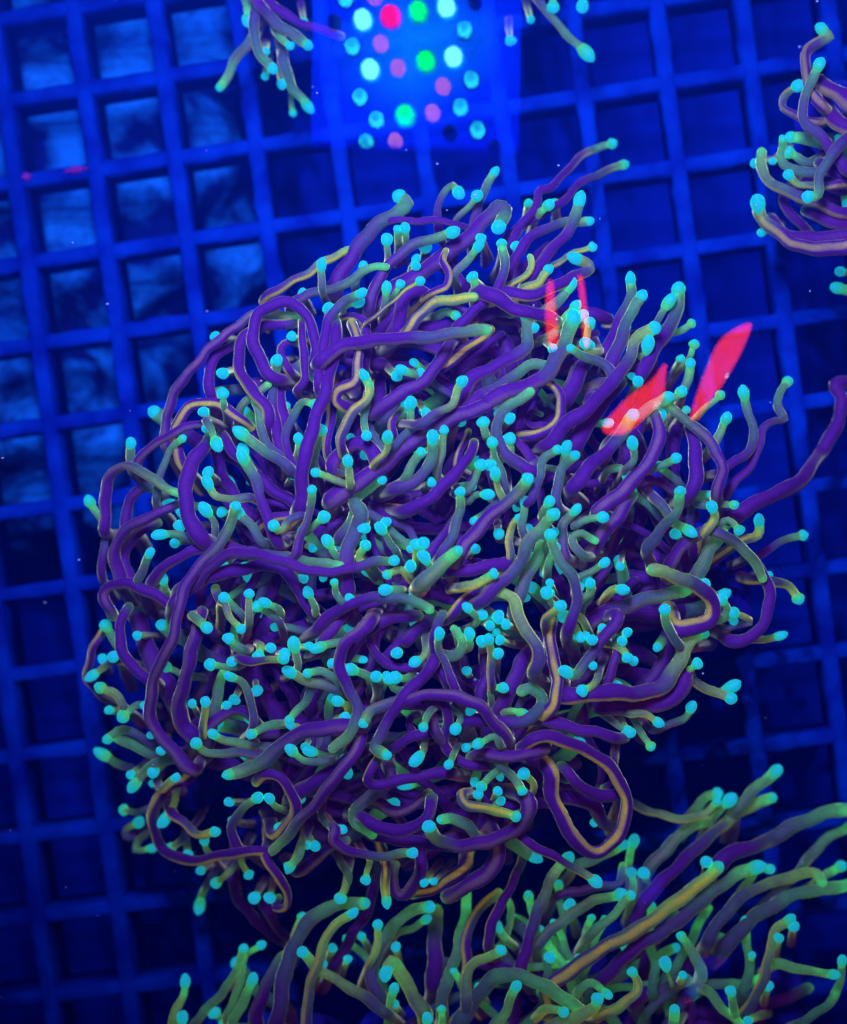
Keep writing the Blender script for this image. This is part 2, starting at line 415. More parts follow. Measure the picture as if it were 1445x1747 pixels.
# layer (9 = uppermost), width, flags (b bulb, s small bulb, n no bulb, g green end, y ochre), points root to tip
TRACES = '''
@main
7 22 n G:330,760 270,680 240,570 260,450 350,400 450,410 520,490 540,600 535,760
6 19 ng A:460,600 440,520 455,400 530,250 640,120 G:60,590 150,510 240,455 340,455 460,455
6 21 ny G:320,1010 300,920 230,820 170,720 165,620 210,550 290,515 390,495 460,490
7 16 ny G:450,830 490,760 490,660 480,570 467,485
5 15 ny G:420,740 385,680 380,620 420,585 480,600
4 32 n G:400,1010 360,920 360,840 400,770 470,710
6 20 b G:380,1150 345,1000 335,850 347,690
8 26 n G:475,1390 480,1240 510,1080 570,900 610,760 640,640 640,490
8 19 b G:570,830 565,720 590,580 620,470 670,400 755,348
7 15 sg G:470,1240 420,1170 400,1060 430,950 480,885 530,893
6 17 ny G:620,900 625,980 600,1080 610,1170
8 17 by G:670,1110 675,1040 730,940 790,870 810,810 792,767
7 15 b G:795,870 790,960 793,1040
7 25 n G:850,1200 820,1110 760,1085 690,1120 635,1180 630,1230 670,1235
9 14 by G:720,1300 715,1240 700,1190
8 14 by G:690,1280 620,1265 552,1237
8 28 b G:610,1370 700,1320 800,1250 900,1170 1020,1080 1150,1000 1280,940 1400,890 F:150,1340 300,1280 430,1220 500,1120 540,1010 565,960
7 20 ng B:500,460 620,350 760,260 870,190 950,180
7 23 b F:0,1340 80,1230 180,1170 300,1110 350,1070 340,1010 338,938
9 23 ng G:560,690 650,625 780,585 900,572 1050,570 1230,545 1385,530
6 21 n G:930,590 1030,530 1200,500 1340,450 F:120,920 200,900 265,915
6 25 n G:930,540 965,440 985,370 1040,335 1110,370
8 15 ny G:1110,350 1190,320 1195,250 1170,190 1185,140
6 27 b M:700,860 860,740 1050,610 1220,480 1360,350 1420,295 F:205,385 237,405 215,475
8 8 by M:650,960 780,860 950,725
7 17 ng M:180,850 330,790 450,760 570,690 680,635 750,640
5 15 nyg M:0,830 120,760 260,680 350,610 440,570 540,530
8 14 b M:355,760 350,700 355,640
5 25 b M:440,760 520,610 590,490 700,380 800,310 880,250 845,215
7 20 b M:650,880 690,740 780,620 900,510 980,468 1080,455 1145,432
5 14 n M:620,440 760,360 900,345 1060,350 1180,370 1290,400
4 13 b M:1070,420 1080,270 1110,180 1160,130 1195,165
5 12 b M:1180,350 1250,270 1303,210
4 15 b M:1280,400 1330,260 1370,140 1412,65
7 13 b M:760,560 765,485
6 13 b M:875,460 875,410
6 13 s M:830,460 830,410
6 12 b M:990,515
6 12 b M:945,590
6 12 s M:935,630
6 12 b M:1340,460
8 14 b M:1165,690 1240,610 1318,525
8 14 b M:1300,760 1295,700
7 13 b M:745,880 760,785
6 10 s M:800,820 830,750
6 12 b M:500,880 565,850
5 12 s M:240,800
5 12 b M:175,1065
6 12 b M:410,890
5 12 b M:75,1215
6 15 sg M:1060,930 1120,905 1170,930
8 19 nyg M:900,1010 960,930 1060,860 1170,835 1295,815
7 25 n G:820,940 930,870 1060,790 1140,710 1200,620 1240,560
6 20 ny G:1150,720 1260,640 1370,570 1410,530
8 19 b G:1230,520 1300,460 1390,380 F:180,810 215,745 235,650 228,575
7 13 ngy F:230,780 260,770 330,725 365,670 365,630
7 15 b G:1060,770 1020,745 985,725
6 14 b G:940,755
6 13 b G:1060,742
9 17 by G:1050,1000 1130,940 1220,890 1262,798
8 15 b G:900,1130 960,1080 1010,1010 1008,905
6 15 ny G:930,1060 920,990 960,920
9 13 by G:840,1180 890,1120 902,1070
6 12 s G:1090,930
6 13 s G:720,1060
6 14 b G:535,1200 550,1120 573,1035
6 12 b G:462,1130 458,1078
6 12 s G:430,1250
8 21 b G:930,1320 1030,1270 1110,1190 1125,1075
7 15 b G:1150,1250 1165,1130 1172,1032
8 17 b G:980,1260 1020,1200 1058,1140
7 13 b G:1115,1280
7 13 s G:870,1270
5 14 ny G:1240,1200 1270,1110 1295,1030
7 23 ny G:980,1420 1120,1350 1230,1240 1310,1130 1330,1090
8 13 b G:1280,1330 1330,1280 1355,1208
9 19 b B:440,1130 500,1000 535,900 535,815
8 12 b G:1290,1380 1330,1345 1380,1345
8 19 b G:420,1220 330,1150 260,1100 195,1048
8 19 b A:1000,1080 950,950 900,800 860,710 832,655
7 15 b A:860,690 828,620
5 21 n A:1090,880 990,810 890,720 800,640 720,520
9 15 b A:1080,1120 1120,990 1150,900 1163,805
6 15 ny A:900,990 980,930 1080,910 1140,860
8 14 by A:1120,920 1050,950 1010,1000 988,980
8 12 b A:1120,1010 1170,970 1212,940
8 15 by A:850,830 760,840 690,830 655,780
7 13 b A:655,712
7 13 b A:690,1060 680,960 645,910
6 13 b A:720,907
9 20 b D:580,760 470,660 390,560 365,440 385,310 450,170 500,20 A:540,1260 640,1140 740,1010 790,885
8 17 b A:920,1060 870,980 812,912
8 15 b A:600,1040 520,1025 430,1018
7 13 b A:515,975
6 12 b A:490,1062
8 16 b A:300,1260 330,1190 365,1120
6 13 bg A:440,1300 430,1250
8 19 ng A:370,1260 440,1180 560,1100 700,1075 880,1100 1100,1140 1300,1165
9 19 b A:480,1360 560,1280 650,1190 760,1115 880,1110 1020,1155 1170,1195 1320,1195 B:40,1175 110,1150 200,1140
7 23 n A:520,1290 620,1240 760,1200 900,1170 1000,1180 1070,1240 1120,1340 1180,1430
8 21 n A:560,1440 480,1370 370,1310 260,1255 170,1270 140,1330 180,1420
7 21 n A:230,1260 190,1150 200,1060 280,970 400,910 510,865
6 21 n A:290,1290 245,1180 250,1080 310,1000 400,960
8 19 ng A:140,1000 145,870 165,740 230,675 320,705 410,770 510,815
6 14 b A:125,1240 130,1130 150,1020 110,930 74,870
6 19 n A:250,980 265,850 330,780 380,790
7 17 n A:310,720 320,630 400,560 520,500 640,460
9 14 b A:640,450 670,500 690,560
7 19 ny A:540,690 500,590 495,480 560,390 680,370 780,420 860,490
6 17 b A:270,700 266,580
8 27 n A:640,1050 570,960 535,830 570,680 650,550
7 14 sg A:400,860 410,730 450,630 515,550
7 13 b A:630,415
6 12 s A:640,495
7 13 b A:735,390 730,335
6 13 b A:725,222
5 12 b A:690,45
5 12 s A:1062,42
7 17 ny A:790,1445 720,1350 690,1280
8 13 b A:820,1420 780,1370 740,1335
8 14 by A:850,1440 847,1320
7 13 b A:1000,1400 945,1355
7 13 b A:1000,1440 905,1378
6 12 b A:730,1177
6 12 s A:830,1167
6 13 b A:1120,1232
5 12 s A:1165,1077
7 13 b A:1180,1390 1145,1318
7 13 b A:1300,1140 1245,1067
8 13 sg A:1330,1350 1280,1310 1272,1262
7 12 b A:1350,1333
8 14 by A:1430,1180 1390,1130 1415,1078
7 13 b A:1420,980
7 27 ng A:1330,1380 1330,1200 1350,1060 1400,930 B:20,850 100,770 120,750
6 21 s A:1290,1050 1340,970 1385,890
6 17 ng G:390,1190 300,1080 270,970 240,885
6 15 ng G:170,930 230,850 310,800
5 19 n G:30,860 20,760 60,650 150,590
7 21 ny G:690,900 640,870 660,820 740,780 760,680 745,560 720,500
6 15 ny G:790,740 800,620 790,510 740,460 670,470
8 23 ng B:900,700 800,660 735,580 720,480 760,390 880,320
7 19 ny B:880,530 970,500 1030,430 1035,350 990,285 930,265
6 11 n B:960,480 890,480 862,440 890,405 930,430
8 23 by B:960,580 1040,490 1150,410 1240,310 1330,220 F:850,1120 870,1050 920,1010 962,988
6 13 bg F:950,1000 1000,930 1035,868
7 29 n B:1100,590 1150,480 1230,380 F:800,1250
9 23 by B:1080,800 1170,690 1290,570 1382,447
8 13 b B:1360,690 1385,650 1385,578
7 14 b B:1260,700 1320,690 1352,715
9 17 b B:870,850 930,740 950,640 1000,602
9 17 b B:1020,880 1010,790 1030,700 1095,632
8 12 b B:1030,700 1055,605
7 12 b B:1030,700 960,685 895,692
8 14 bg B:770,820 730,700 695,575
7 13 b B:780,630 780,557
7 13 b B:778,447
6 12 s B:725,420
7 13 b B:660,520 650,480
7 13 b B:682,672
8 13 by B:760,850 710,760 703,732
9 23 b B:520,1150 570,1050 680,930 800,830 860,750
8 14 b B:930,930 970,868
9 25 bg B:640,1345 730,1260 820,1170 880,1050 940,980 985,922
8 17 b B:1060,1130 1035,1000 1095,908
8 14 b B:1090,980 1150,945 1225,940
8 15 by B:780,1150 782,1040 790,960 815,938
8 15 b B:850,1050 845,960 855,872
7 12 s B:810,882
6 13 b B:725,1012
5 12 s B:610,1092
8 14 ng B:1150,1120 1100,1080 1090,1030 1140,1005 1200,1050
7 27 n B:1160,1160 1220,1050 1310,930 1380,830
7 14 b B:960,1100 990,1015
8 15 b B:960,1180 1000,1105
9 21 b H:190,520 230,420 250,320 215,240 150,150 122,50
8 13 b H:250,260 310,215 368,180
8 12 by B:320,1130 315,1075
8 12 b B:350,1110 352,1068
7 13 b B:290,1177
8 13 b B:400,1190 365,1142
9 25 sg B:340,1280 420,1190 505,1105
8 13 sgy B:280,1230 250,1195 185,1213
8 15 b B:230,1290 178,1290
7 13 b B:220,1100 180,1050 147,997
6 12 b B:165,955
8 14 by B:110,1190 40,1130 58,1078
7 14 b B:65,980
8 23 n B:800,1150 700,1175 580,1190 455,1205
9 17 by B:550,1270 620,1265 690,1218
7 19 ny B:490,1420 560,1340 640,1260
8 21 ng A:1200,1480 1270,1400 1380,1350 B:60,1340 180,1325 290,1340 380,1390
9 21 nyg E:900,290 925,220 890,120 840,40 B:800,1350 725,1290
8 13 b B:620,1440 578,1387
7 13 b B:640,1412
7 13 b B:720,1420
7 25 ng B:800,1400 840,1280 900,1160 930,1070
7 12 b B:975,1310
8 15 by B:960,1440 1020,1377
8 13 b B:1120,1360 1185,1300 1180,1268
7 13 s B:1130,1430 1075,1417
7 13 by B:1290,1290 1325,1285
7 23 n E:-60,260 0,160 80,65 200,15 330,0
7 17 ny E:310,250 210,255 130,205 95,120 110,80
8 14 by E:370,150 350,200 325,220
6 12 b E:223,183
6 12 b E:570,275
7 12 b E:150,330 130,305
7 13 b E:290,300 228,306
7 14 b E:260,370 215,360 185,328
7 15 b E:120,380 100,310 10,270
9 15 b E:520,380 480,280 430,180 435,103
8 21 n E:470,330 420,230 400,140 420,40 450,0
8 17 ng E:470,205 520,195 540,130 505,65
7 13 b E:580,160 585,105
8 14 b E:680,50
8 14 b E:720,15
8 15 by E:690,330 690,230 676,128
8 14 b E:735,120
7 12 b E:642,130
7 13 b E:722,190
6 11 s E:715,85
7 12 b E:762,45
6 23 n E:270,130 330,60 400,0
9 22 s E:400,240 310,340 210,470 130,600 115,650 165,680
9 22 s E:780,620 700,530 620,440 520,400 380,395 230,425 110,465 60,520
9 14 b E:380,480 360,540
8 13 by E:350,630 352,665 333,697
7 12 ny E:290,520 320,600 350,650
8 13 b E:470,440 530,490 515,547
8 19 n E:440,620 390,500 410,440 460,450 480,520 460,620 500,700 600,740 700,735
8 13 b E:500,690 482,727
7 12 b E:570,655
9 13 bg E:740,650 700,600 635,620
7 12 b E:588,475
9 21 n E:945,660 830,690 720,690 640,670 585,700
9 16 b E:720,710 770,770 832,857
8 14 by E:890,880 895,830 855,787
8 13 bg E:720,770 645,830
8 13 b E:720,867
8 13 b E:735,922
7 12 s E:630,885
8 19 n E:400,580 300,600 220,640 170,690
9 19 ny E:480,770 380,790 240,810 100,835 75,790 140,700
7 21 ng E:190,800 110,880 20,960 20,1030 100,1080
8 23 n E:70,1000 150,1050 270,1060 360,1010 395,900
6 21 n E:130,930 200,960 290,950 380,880
9 18 by E:545,880 570,930 680,955 797,992
6 21 n E:120,1080 250,1110 400,1130 520,1140
9 25 b E:860,900 870,980 810,1050 680,1110 550,1140 440,1110 385,1048
8 19 sg E:620,1090 570,1030 500,1000 455,1010
9 17 b I:900,160 885,210 930,245 1000,270 1140,293 1270,275
7 21 n E:345,1170 330,1280 260,1380 205,1350 215,1230
8 12 by E:90,1200 75,1290
8 16 by E:170,1230 165,1392
7 12 s E:355,1310
6 10 s E:410,1312
7 29 n E:710,1120 700,1230 600,1320 470,1385
6 21 ny E:540,1250 430,1340 300,1370
6 29 n E:740,440 790,340 840,240 880,170
8 25 ng E:560,530 700,520 830,525 920,480 935,410 880,360 840,370
7 13 bg E:680,400 690,360 735,360
7 12 sg E:780,470 825,475
8 23 n E:930,510 1050,545 1200,575 1310,610 1345,600
7 13 b E:1310,540 1360,562
8 23 ny E:960,480 1010,410 1005,280 985,150 985,30
9 25 ny E:970,760 990,880 1040,1010 1110,1120 1210,1165 1300,1110 1350,980 1340,850 1260,740 1130,650 1000,605 890,610 830,650
8 21 n E:1310,890 1200,880 1100,820 1035,740
8 13 ny E:1290,790 1275,835 1240,855
7 17 n E:900,720 1000,790 1060,810
5 25 n E:1070,900 1180,930 1240,1010 1300,1050
9 17 by J:720,200 860,280 960,340 1072,400
8 22 b H:440,440 380,540 300,650 240,720 207,712
8 15 by H:350,740 320,780 285,800
7 12 s H:322,680
7 12 s H:440,777
7 14 b H:490,518
7 13 b H:465,560
8 14 by H:460,600 487,630
7 13 b H:520,657
7 13 b H:318,555
7 13 b H:285,537
7 14 by H:225,490 257,528
6 13 s H:215,540
6 12 s H:370,500
9 15 by H:90,460 110,430 155,395
8 13 b H:135,390 105,330
8 14 by H:265,455 240,440 195,438
7 11 s H:105,280
7 13 b H:260,297
8 14 b H:270,390 310,340 315,288
8 14 by H:420,310 455,302
6 11 s H:457,190
7 19 n H:390,770 430,650 435,550
7 28 ng H:320,460 430,400 570,360 700,325 780,300
9 27 ngy H:730,490 850,480 920,430 900,350 820,280 720,235 620,210
8 17 b H:760,600 720,530 685,470 680,415
8 28 ngy H:180,820 350,815 540,815 670,775 740,680 780,590 815,515
7 28 n H:380,880 560,880 700,850 770,780 790,680
7 12 sg H:830,540 860,525
7 19 by H:800,740 880,790 987,834
6 13 b H:940,820 990,795
7 13 bg H:790,700 830,682
6 13 b H:620,1000 720,960 780,930 805,900
7 14 by H:500,920 580,925 632,950
7 13 bg H:490,995
6 13 sg H:520,950 570,1020 602,1070
8 19 ng H:1000,560 1110,530 1180,440 1195,320 1150,220 1070,110 970,40 880,10
7 16 byg H:1180,260 1270,285 1327,337
5 12 s H:1190,235
6 14 b H:1120,140 1210,100 1280,55 1345,40
6 14 sy H:1000,540 1130,555 1230,543
8 12 by H:980,500 1060,480 1100,465 1060,440 1025,425
7 12 s H:1010,465
7 13 bg H:930,352
8 13 bg H:960,450 985,400 965,365
7 13 b H:840,275
6 13 b H:872,282
9 19 b C:330,1550 400,1440 500,1340 505,1247
9 15 by C:640,1450 700,1380 695,1330
8 21 ng C:450,1620 540,1510 660,1450 760,1470 880,1580 960,1700
7 25 ng C:600,1700 660,1560 740,1460
8 13 bg C:720,1420 770,1395 820,1432
8 17 by C:830,1510 920,1470 932,1405
7 12 bg C:485,1465
8 17 bg C:390,1280 470,1400 545,1442
7 14 sg C:640,1300 790,1302
8 15 b C:370,1110 420,1090 477,1060
7 15 bg C:760,1240 860,1130 930,1000 960,900 1020,845 1070,840 1040,760 1050,700 1082,650
7 17 bg C:740,1120 870,1020 910,920 880,800 850,722
7 27 n C:800,1360 960,1280 1160,1170 1270,1030 1350,880 1390,740 1345,660 1430,640
8 25 n C:60,1350 220,1210 330,1090 390,950 380,820
8 20 ng C:710,1250 735,1120 690,1000 620,900 540,850 420,750
7 27 n C:560,1250 600,1120 590,1000 560,880
7 15 bg C:690,990 755,855
7 12 sg C:640,790 712,715
6 12 sg C:535,790
7 15 bg C:420,760 500,700
8 21 b C:160,930 300,820 425,728
6 13 b C:420,870 415,827
7 16 b C:520,700 550,620 568,555
5 12 sg C:560,500 582,450
5 12 sg C:505,515
5 12 sg C:500,360 560,335
6 21 b C:90,520 180,300 250,170 248,100
7 23 b C:120,560 230,300 295,188
6 27 b C:280,600 400,420 490,260 502,158
6 12 b C:315,500 325,455
6 12 b C:15,330
6 12 b C:15,442
6 13 b C:275,640
6 12 s C:242,612
5 11 s C:180,600
5 11 s C:222,340
6 19 s F:240,740 300,620 390,510 520,465 640,460
7 21 b F:350,740 430,640 530,520 590,420 600,372
6 12 by F:470,670 560,620 655,588
8 22 by F:210,810 330,820 450,790 560,740 650,690 595,645
8 17 by F:340,790 400,760 440,702
5 14 bg F:250,540 340,440 400,360 410,310 470,280 560,180 660,110 755,75
5 15 bg F:240,590 330,480 410,420 460,390 530,350 620,260 720,210 808,180
5 13 bg F:400,420 440,385
4 12 sg F:485,365
4 12 sg F:350,370
6 11 s F:120,540
5 11 s F:290,580
7 14 b F:80,735
7 18 b F:440,900 500,840 545,790
7 15 bg F:480,1010 530,920 572,882
7 14 b F:565,925
6 12 b F:615,920
7 14 by F:640,1040 650,965
7 12 by F:710,1100 650,1090 640,1068
8 19 s F:760,1240 750,1190 680,1140 565,1088
7 13 b F:470,1082
6 12 b F:375,980
8 24 ny F:100,800 200,840 300,890 420,920 490,955
6 30 n F:530,1330 590,1220 640,1150
5 30 n F:700,1330 800,1250 920,1120
5 28 n C:60,700 200,560 300,420
6 15 bg D:220,210 200,150 150,65
6 16 ny D:100,360 50,300 80,180 130,80
7 13 b D:185,205
7 13 by D:200,220 90,283
7 15 byg D:240,460 200,400 135,360
6 13 bg D:165,467
7 13 bg D:300,440 240,485
7 13 b D:340,447
5 11 s D:130,215
8 21 n D:370,320 270,240 220,160 215,60 260,-40
7 17 bg D:400,640 300,590 220,570 170,592
6 18 sg D:460,700 330,670 250,620 200,597
5 15 b D:420,860 300,770 145,697
7 13 b D:270,780
7 18 bg D:430,720 350,760 300,820
7 13 b D:385,767
5 11 s D:375,822
8 15 by D:420,860 485,805
7 12 b D:420,667
6 11 s D:370,590
6 12 b D:360,950 300,970 240,965
6 14 by D:290,1090 245,1090 250,1050 300,1025
6 12 bg D:350,1080 300,1110 290,1160 365,1150
7 13 by D:480,930 445,990
8 20 ny D:540,800 430,870 375,980 400,1100 490,1190 610,1210 760,1170 960,1165
9 20 ng D:1410,600 1320,750 1200,900 1080,1040 970,1160
8 17 by D:480,990 540,1030 610,1080 677,1068
7 12 b D:650,1165 640,1115
6 13 by D:540,1090 475,1145
6 12 b D:548,1177
6 13 b D:615,1257
6 12 by D:740,1270 700,1312
5 14 bg D:660,1290 615,1415
6 13 by D:810,1200 850,1262
6 12 b D:880,1390
6 12 b D:955,1390
8 16 ny D:930,1180 1000,1290 1040,1360 1030,1430 980,1440 990,1390
7 25 n D:590,620 520,520 515,400 550,260 590,100 615,-20
4 34 n D:480,400 400,270 330,100 290,0
8 17 bg D:560,0 637,52
6 12 b D:305,98
8 14 by D:720,-60 760,10 808,60
8 16 b D:840,180 800,150 762,118
7 13 by D:910,150 903,187
7 12 b D:958,160
8 15 b D:1090,260 1085,200 1075,162
7 12 b D:1145,158
9 15 by D:800,215 900,220 1012,215
7 13 b D:1025,190
7 12 b D:770,227
8 13 b D:800,250 740,255 675,250
9 16 bg D:870,560 860,430 820,330 775,300
8 18 by D:1290,360 1150,330 1062,290
8 14 bg D:1290,330 1220,280 1155,287
8 14 bg D:1340,120 1270,130 1210,155
7 13 b D:1445,310 1370,268
7 12 b D:1260,237
6 12 b D:890,367
7 13 by D:1340,450 1302,422
7 13 b D:1325,508
8 17 bg D:1180,340 1120,430 1060,507
6 11 s D:1060,545
8 14 b D:1250,720 1130,710 1070,677
6 12 s D:1130,645
7 13 b D:1280,690 1165,672
8 13 by D:630,600 635,437
6 11 s D:575,437
7 14 b D:740,445
7 12 b D:785,415
7 13 bg D:520,285 455,258
9 17 bg D:900,680 780,680 660,680 602,635
8 17 bg D:970,650 830,640 740,615 690,588
8 16 bg D:970,540 875,580
7 21 n D:640,640 660,550 730,490 830,465 900,540
9 26 sg D:1400,550 1240,555 1100,580 1000,660 900,730 775,775
9 22 ng D:1445,40 1340,120 1300,230 1330,350 1385,440 1370,550 1265,655
7 21 n D:1190,170 1260,80 1340,-30
8 19 ny D:980,1080 1070,1000 1080,920 1010,810 930,775 885,820
8 18 b D:800,1150 770,1060 810,960 885,900
7 13 b D:990,940 957,912
7 12 b D:755,920
6 12 bg D:1000,1045
5 12 s D:770,1010
8 14 b D:1210,900 1210,980 1240,1040 1295,1055
6 12 b D:1175,1135
5 11 s D:1140,1130
7 15 by D:1110,1150 1065,1227
6 13 by D:1340,1290 1310,1380
7 25 n D:1070,900 1200,800 1330,720 1440,650
5 21 n D:1100,1260 1200,1180 1330,1110
7 20 ng D:660,560 690,420 730,280
6 14 bg I:970,380 950,440 932,485
7 14 bg I:740,240 720,300 680,335
3 19 n I:400,390 440,530 560,650 680,730
3 17 n I:560,540 610,640 690,720
@bottom
8 14 by I:100,1118 140,1000 160,920
8 14 b I:150,1150 150,1100
6 12 b I:310,1060
7 17 bg I:200,1130 330,980 430,820 450,757
6 13 b I:460,790 527,730
8 17 bg I:400,1118 450,1000 485,910
6 16 ng I:370,1080 430,920 450,790
8 25 sg I:610,1160 640,950 690,740 780,610 900,530 1035,525
6 23 n I:510,1130 550,950 620,830 680,770
9 19 by I:750,1150 780,930 830,770 890,640 975,577
9 20 by I:1150,1060 1000,960 880,880 800,840 745,775
6 15 syg I:700,700 735,600
6 19 n I:890,840 970,710 1050,580 1100,420 1130,250
6 14 b I:888,745
6 13 s I:840,830
6 12 s I:960,800
5 12 s I:1030,690
8 14 by I:1060,830 1100,760 1117,642
8 23 bg I:1130,980 1080,920 1090,820 1150,690 1240,580 1355,545
5 13 s I:1200,680 1290,645 1340,608
5 12 s I:1200,740
7 25 by I:1340,1060 1250,920 1190,820 1160,850
8 15 bg I:1170,1150 1165,1040 1187,957
6 12 s I:1195,1022
8 16 b I:1340,1140 1350,1100
4 27 ny I:1390,950 1390,800 1400,560
8 20 by J:445,1040 450,900 500,810 612,762
8 26 ng J:400,1150 500,980 600,890 720,880 860,950 1010,1040
9 20 bg J:580,1150 650,1040 690,945
6 22 ng J:330,1100 340,940 400,780 440,600 450,480
7 19 ny J:450,950 450,750 470,620 540,520 610,475
8 19 ny J:560,720 600,570 660,450 720,330 745,230
6 13 b J:640,700 614,645
5 13 ng J:620,730 670,620 670,540 640,480
8 16 by J:830,1050 870,1050 915,1060
9 22 by J:870,1140 980,1090 1070,1040 1090,1005
9 18 byg J:1100,1080 1200,1040 1280,970 1290,910 1272,872
7 14 bg J:990,970 1060,920 1137,957
6 13 b J:860,795
5 11 s J:1000,800
6 14 b J:965,537
7 20 bg J:800,720 920,620 1030,530 1110,500 1195,490
8 18 bg J:1060,680 1150,600 1257,495
7 15 bg J:1265,450 1270,385
6 13 b J:1325,377
6 14 bg J:1255,300 1270,237
6 16 b J:1000,330 1130,290 1215,240
5 13 sg J:1040,640 1060,600
6 17 n J:900,490 1050,450 1190,430 1220,340
8 22 by J:720,860 740,760 790,600 840,470 880,370 948,308
5 10 s J:510,937
7 13 sg J:335,1100 330,1055
8 28 sgy K:0,1090 150,980 330,870 500,770 650,650 800,535
8 25 ng K:780,530 900,445 1050,390 1200,310 1320,255 1460,235
7 24 sgy K:380,800 480,650 620,500 760,380 900,250 1062,187
7 22 bg K:900,240 980,140 1083,65
5 22 ng K:450,560 560,420 650,340 760,290
6 17 bg K:690,240 740,180 795,157
8 15 by K:370,200 480,250 600,275 720,265 800,207
7 12 b K:800,250 857,200
7 26 bg K:250,1060 400,920 560,820 700,720 780,640 880,570 975,527
6 13 bg K:1000,540 1045,530
7 20 ngy K:760,890 830,760 940,660 1050,600 1180,565 1290,550 1330,590
6 16 bg K:1330,560 1402,520
6 24 bg K:850,900 1000,760 1150,670 1300,630 1440,610
5 20 ng K:1000,740 1150,600 1250,480 1350,380 1460,310
7 17 byg K:940,1240 1040,1060 1070,900 1090,820 1150,787
6 13 b K:1182,812
7 13 bg K:1108,870
7 16 bg K:1100,1000 1220,1020 1365,1045
7 16 bg K:1220,1290 1350,1190 1410,1100 1422,993
7 14 b K:1060,1107
6 12 s K:977,955
8 15 bg K:890,1230 875,1140
9 18 b K:590,1330 590,1230
7 14 b K:960,1277
7 6 b K:570,1060 558,1005
7 13 s K:635,1052
7 19 sg K:720,1020 680,930 635,865
6 17 ng K:760,1130 840,1220 920,1300
5 11 s K:125,972
6 12 sg K:350,912
4 27 n K:400,1170 550,1110 650,1080
7 14 b K:752,495
@right
8 20 by R:560,560 490,430 465,320 480,230 560,175 615,155 587,120
9 19 bg R:720,940 570,760 470,650 450,560 490,440 545,345
8 15 by R:520,660 420,620 330,580 340,510 415,455
6 22 bg R:520,760 400,750
7 17 sg R:560,960 400,940 330,880 325,770
6 16 b R:480,900 385,845
8 15 by R:650,1040 520,1035 430,1025 380,982
9 20 b R:720,740 620,860 560,980 545,1080 500,1100
7 21 nyg R:720,1200 560,1150 400,1090 260,1010 200,920 205,840
6 12 s R:170,905
6 12 s R:275,890
8 25 by R:740,1390 560,1410 420,1400 330,1330 200,1220 182,1168
7 25 n R:720,1340 500,1350 350,1320 260,1240
6 13 s R:210,1315
8 31 ny R:760,560 640,480 540,410
7 29 ny R:760,700 620,620 540,440
6 12 sg R:720,490 675,462
5 17 n R:330,1120 420,1240 500,1330
3 18 bg R:780,1660 682,1645
3 12 s R:700,1560 680,1555
6 26 n R:780,1280 600,1250 480,1180
7 26 n R:780,1020 660,960 560,900
@top
7 17 sg T:330,330 200,500 92,690
6 14 bg T:290,-40 292,140
8 20 b T:370,-60 350,230 400,420 485,555
6 12 s T:455,625
6 12 s T:450,420
8 20 b T:350,-60 520,180 650,270 793,358
7 13 s T:540,270 635,375
7 17 bg T:600,480 650,700 782,850
6 12 s T:580,690
5 10 s T:650,780 675,912
7 17 n T:400,-40 600,110 850,230 1070,300
5 9 s T:765,172
7 15 bg U:390,0 470,90 545,173
6 14 bg U:440,-40 450,15
6 14 b U:540,-40 545,10
5 11 s U:370,65
5 9 s U:300,137
'''

CORALS = {
    'main': dict(centres=[(620, 850), (470, 900), (840, 760), (1060, 850), (700, 1010), (1000, 1110), (420, 1110), (560, 1230),
                          (840, 1240), (330, 1270), (820, 1390), (640, 620), (1180, 1000), (900, 560), (500, 1390)],
                 dome=(740, 930, 640, 700), z0=20.0, z1=38.0,
                 label='big round torch coral with purple tangled tentacles and cyan tips'),
    'bottom': dict(centres=[(700, 1800), (900, 1790), (500, 1800), (1000, 1720), (1150, 1700), (1290, 1740)],
                   dome=(900, 1800, 700, 420), z0=16.0, z1=22.0,
                   label='greener torch coral with long swept tentacles below the big round coral'),
    'right': dict(centres=[(1490, 300), (1470, 220)], dome=(1500, 300, 260, 300), z0=12.0, z1=26.0,
                  label='purple torch coral apart from the others with curled ochre edged tentacles'),
    'top': dict(centres=[(450, -170), (700, -190), (830, -170)], dome=(640, -80, 420, 300), z0=12.0, z1=16.0,
                label='pale torch coral whose tentacles dangle beside the lamp reflection'),
}

def parse():
    cur, out = None, {}
    for ln in TRACES.strip().splitlines():
        ln = ln.strip()
        if ln.startswith('@'):
            cur = ln[1:]
            out[cur] = []
            continue
        a = ln.split()
        tile, pts = None, []
        for t in a[3:]:
            if ':' in t:
                tile, t = t.split(':')
            x, y = t.split(',')
            ox, oy, s = TILES[tile]
            pts.append((ox + float(x) / s, oy + float(y) / s))
        out[cur].append([float(a[0]), float(a[1]), a[2], np.array(pts)])
    return out

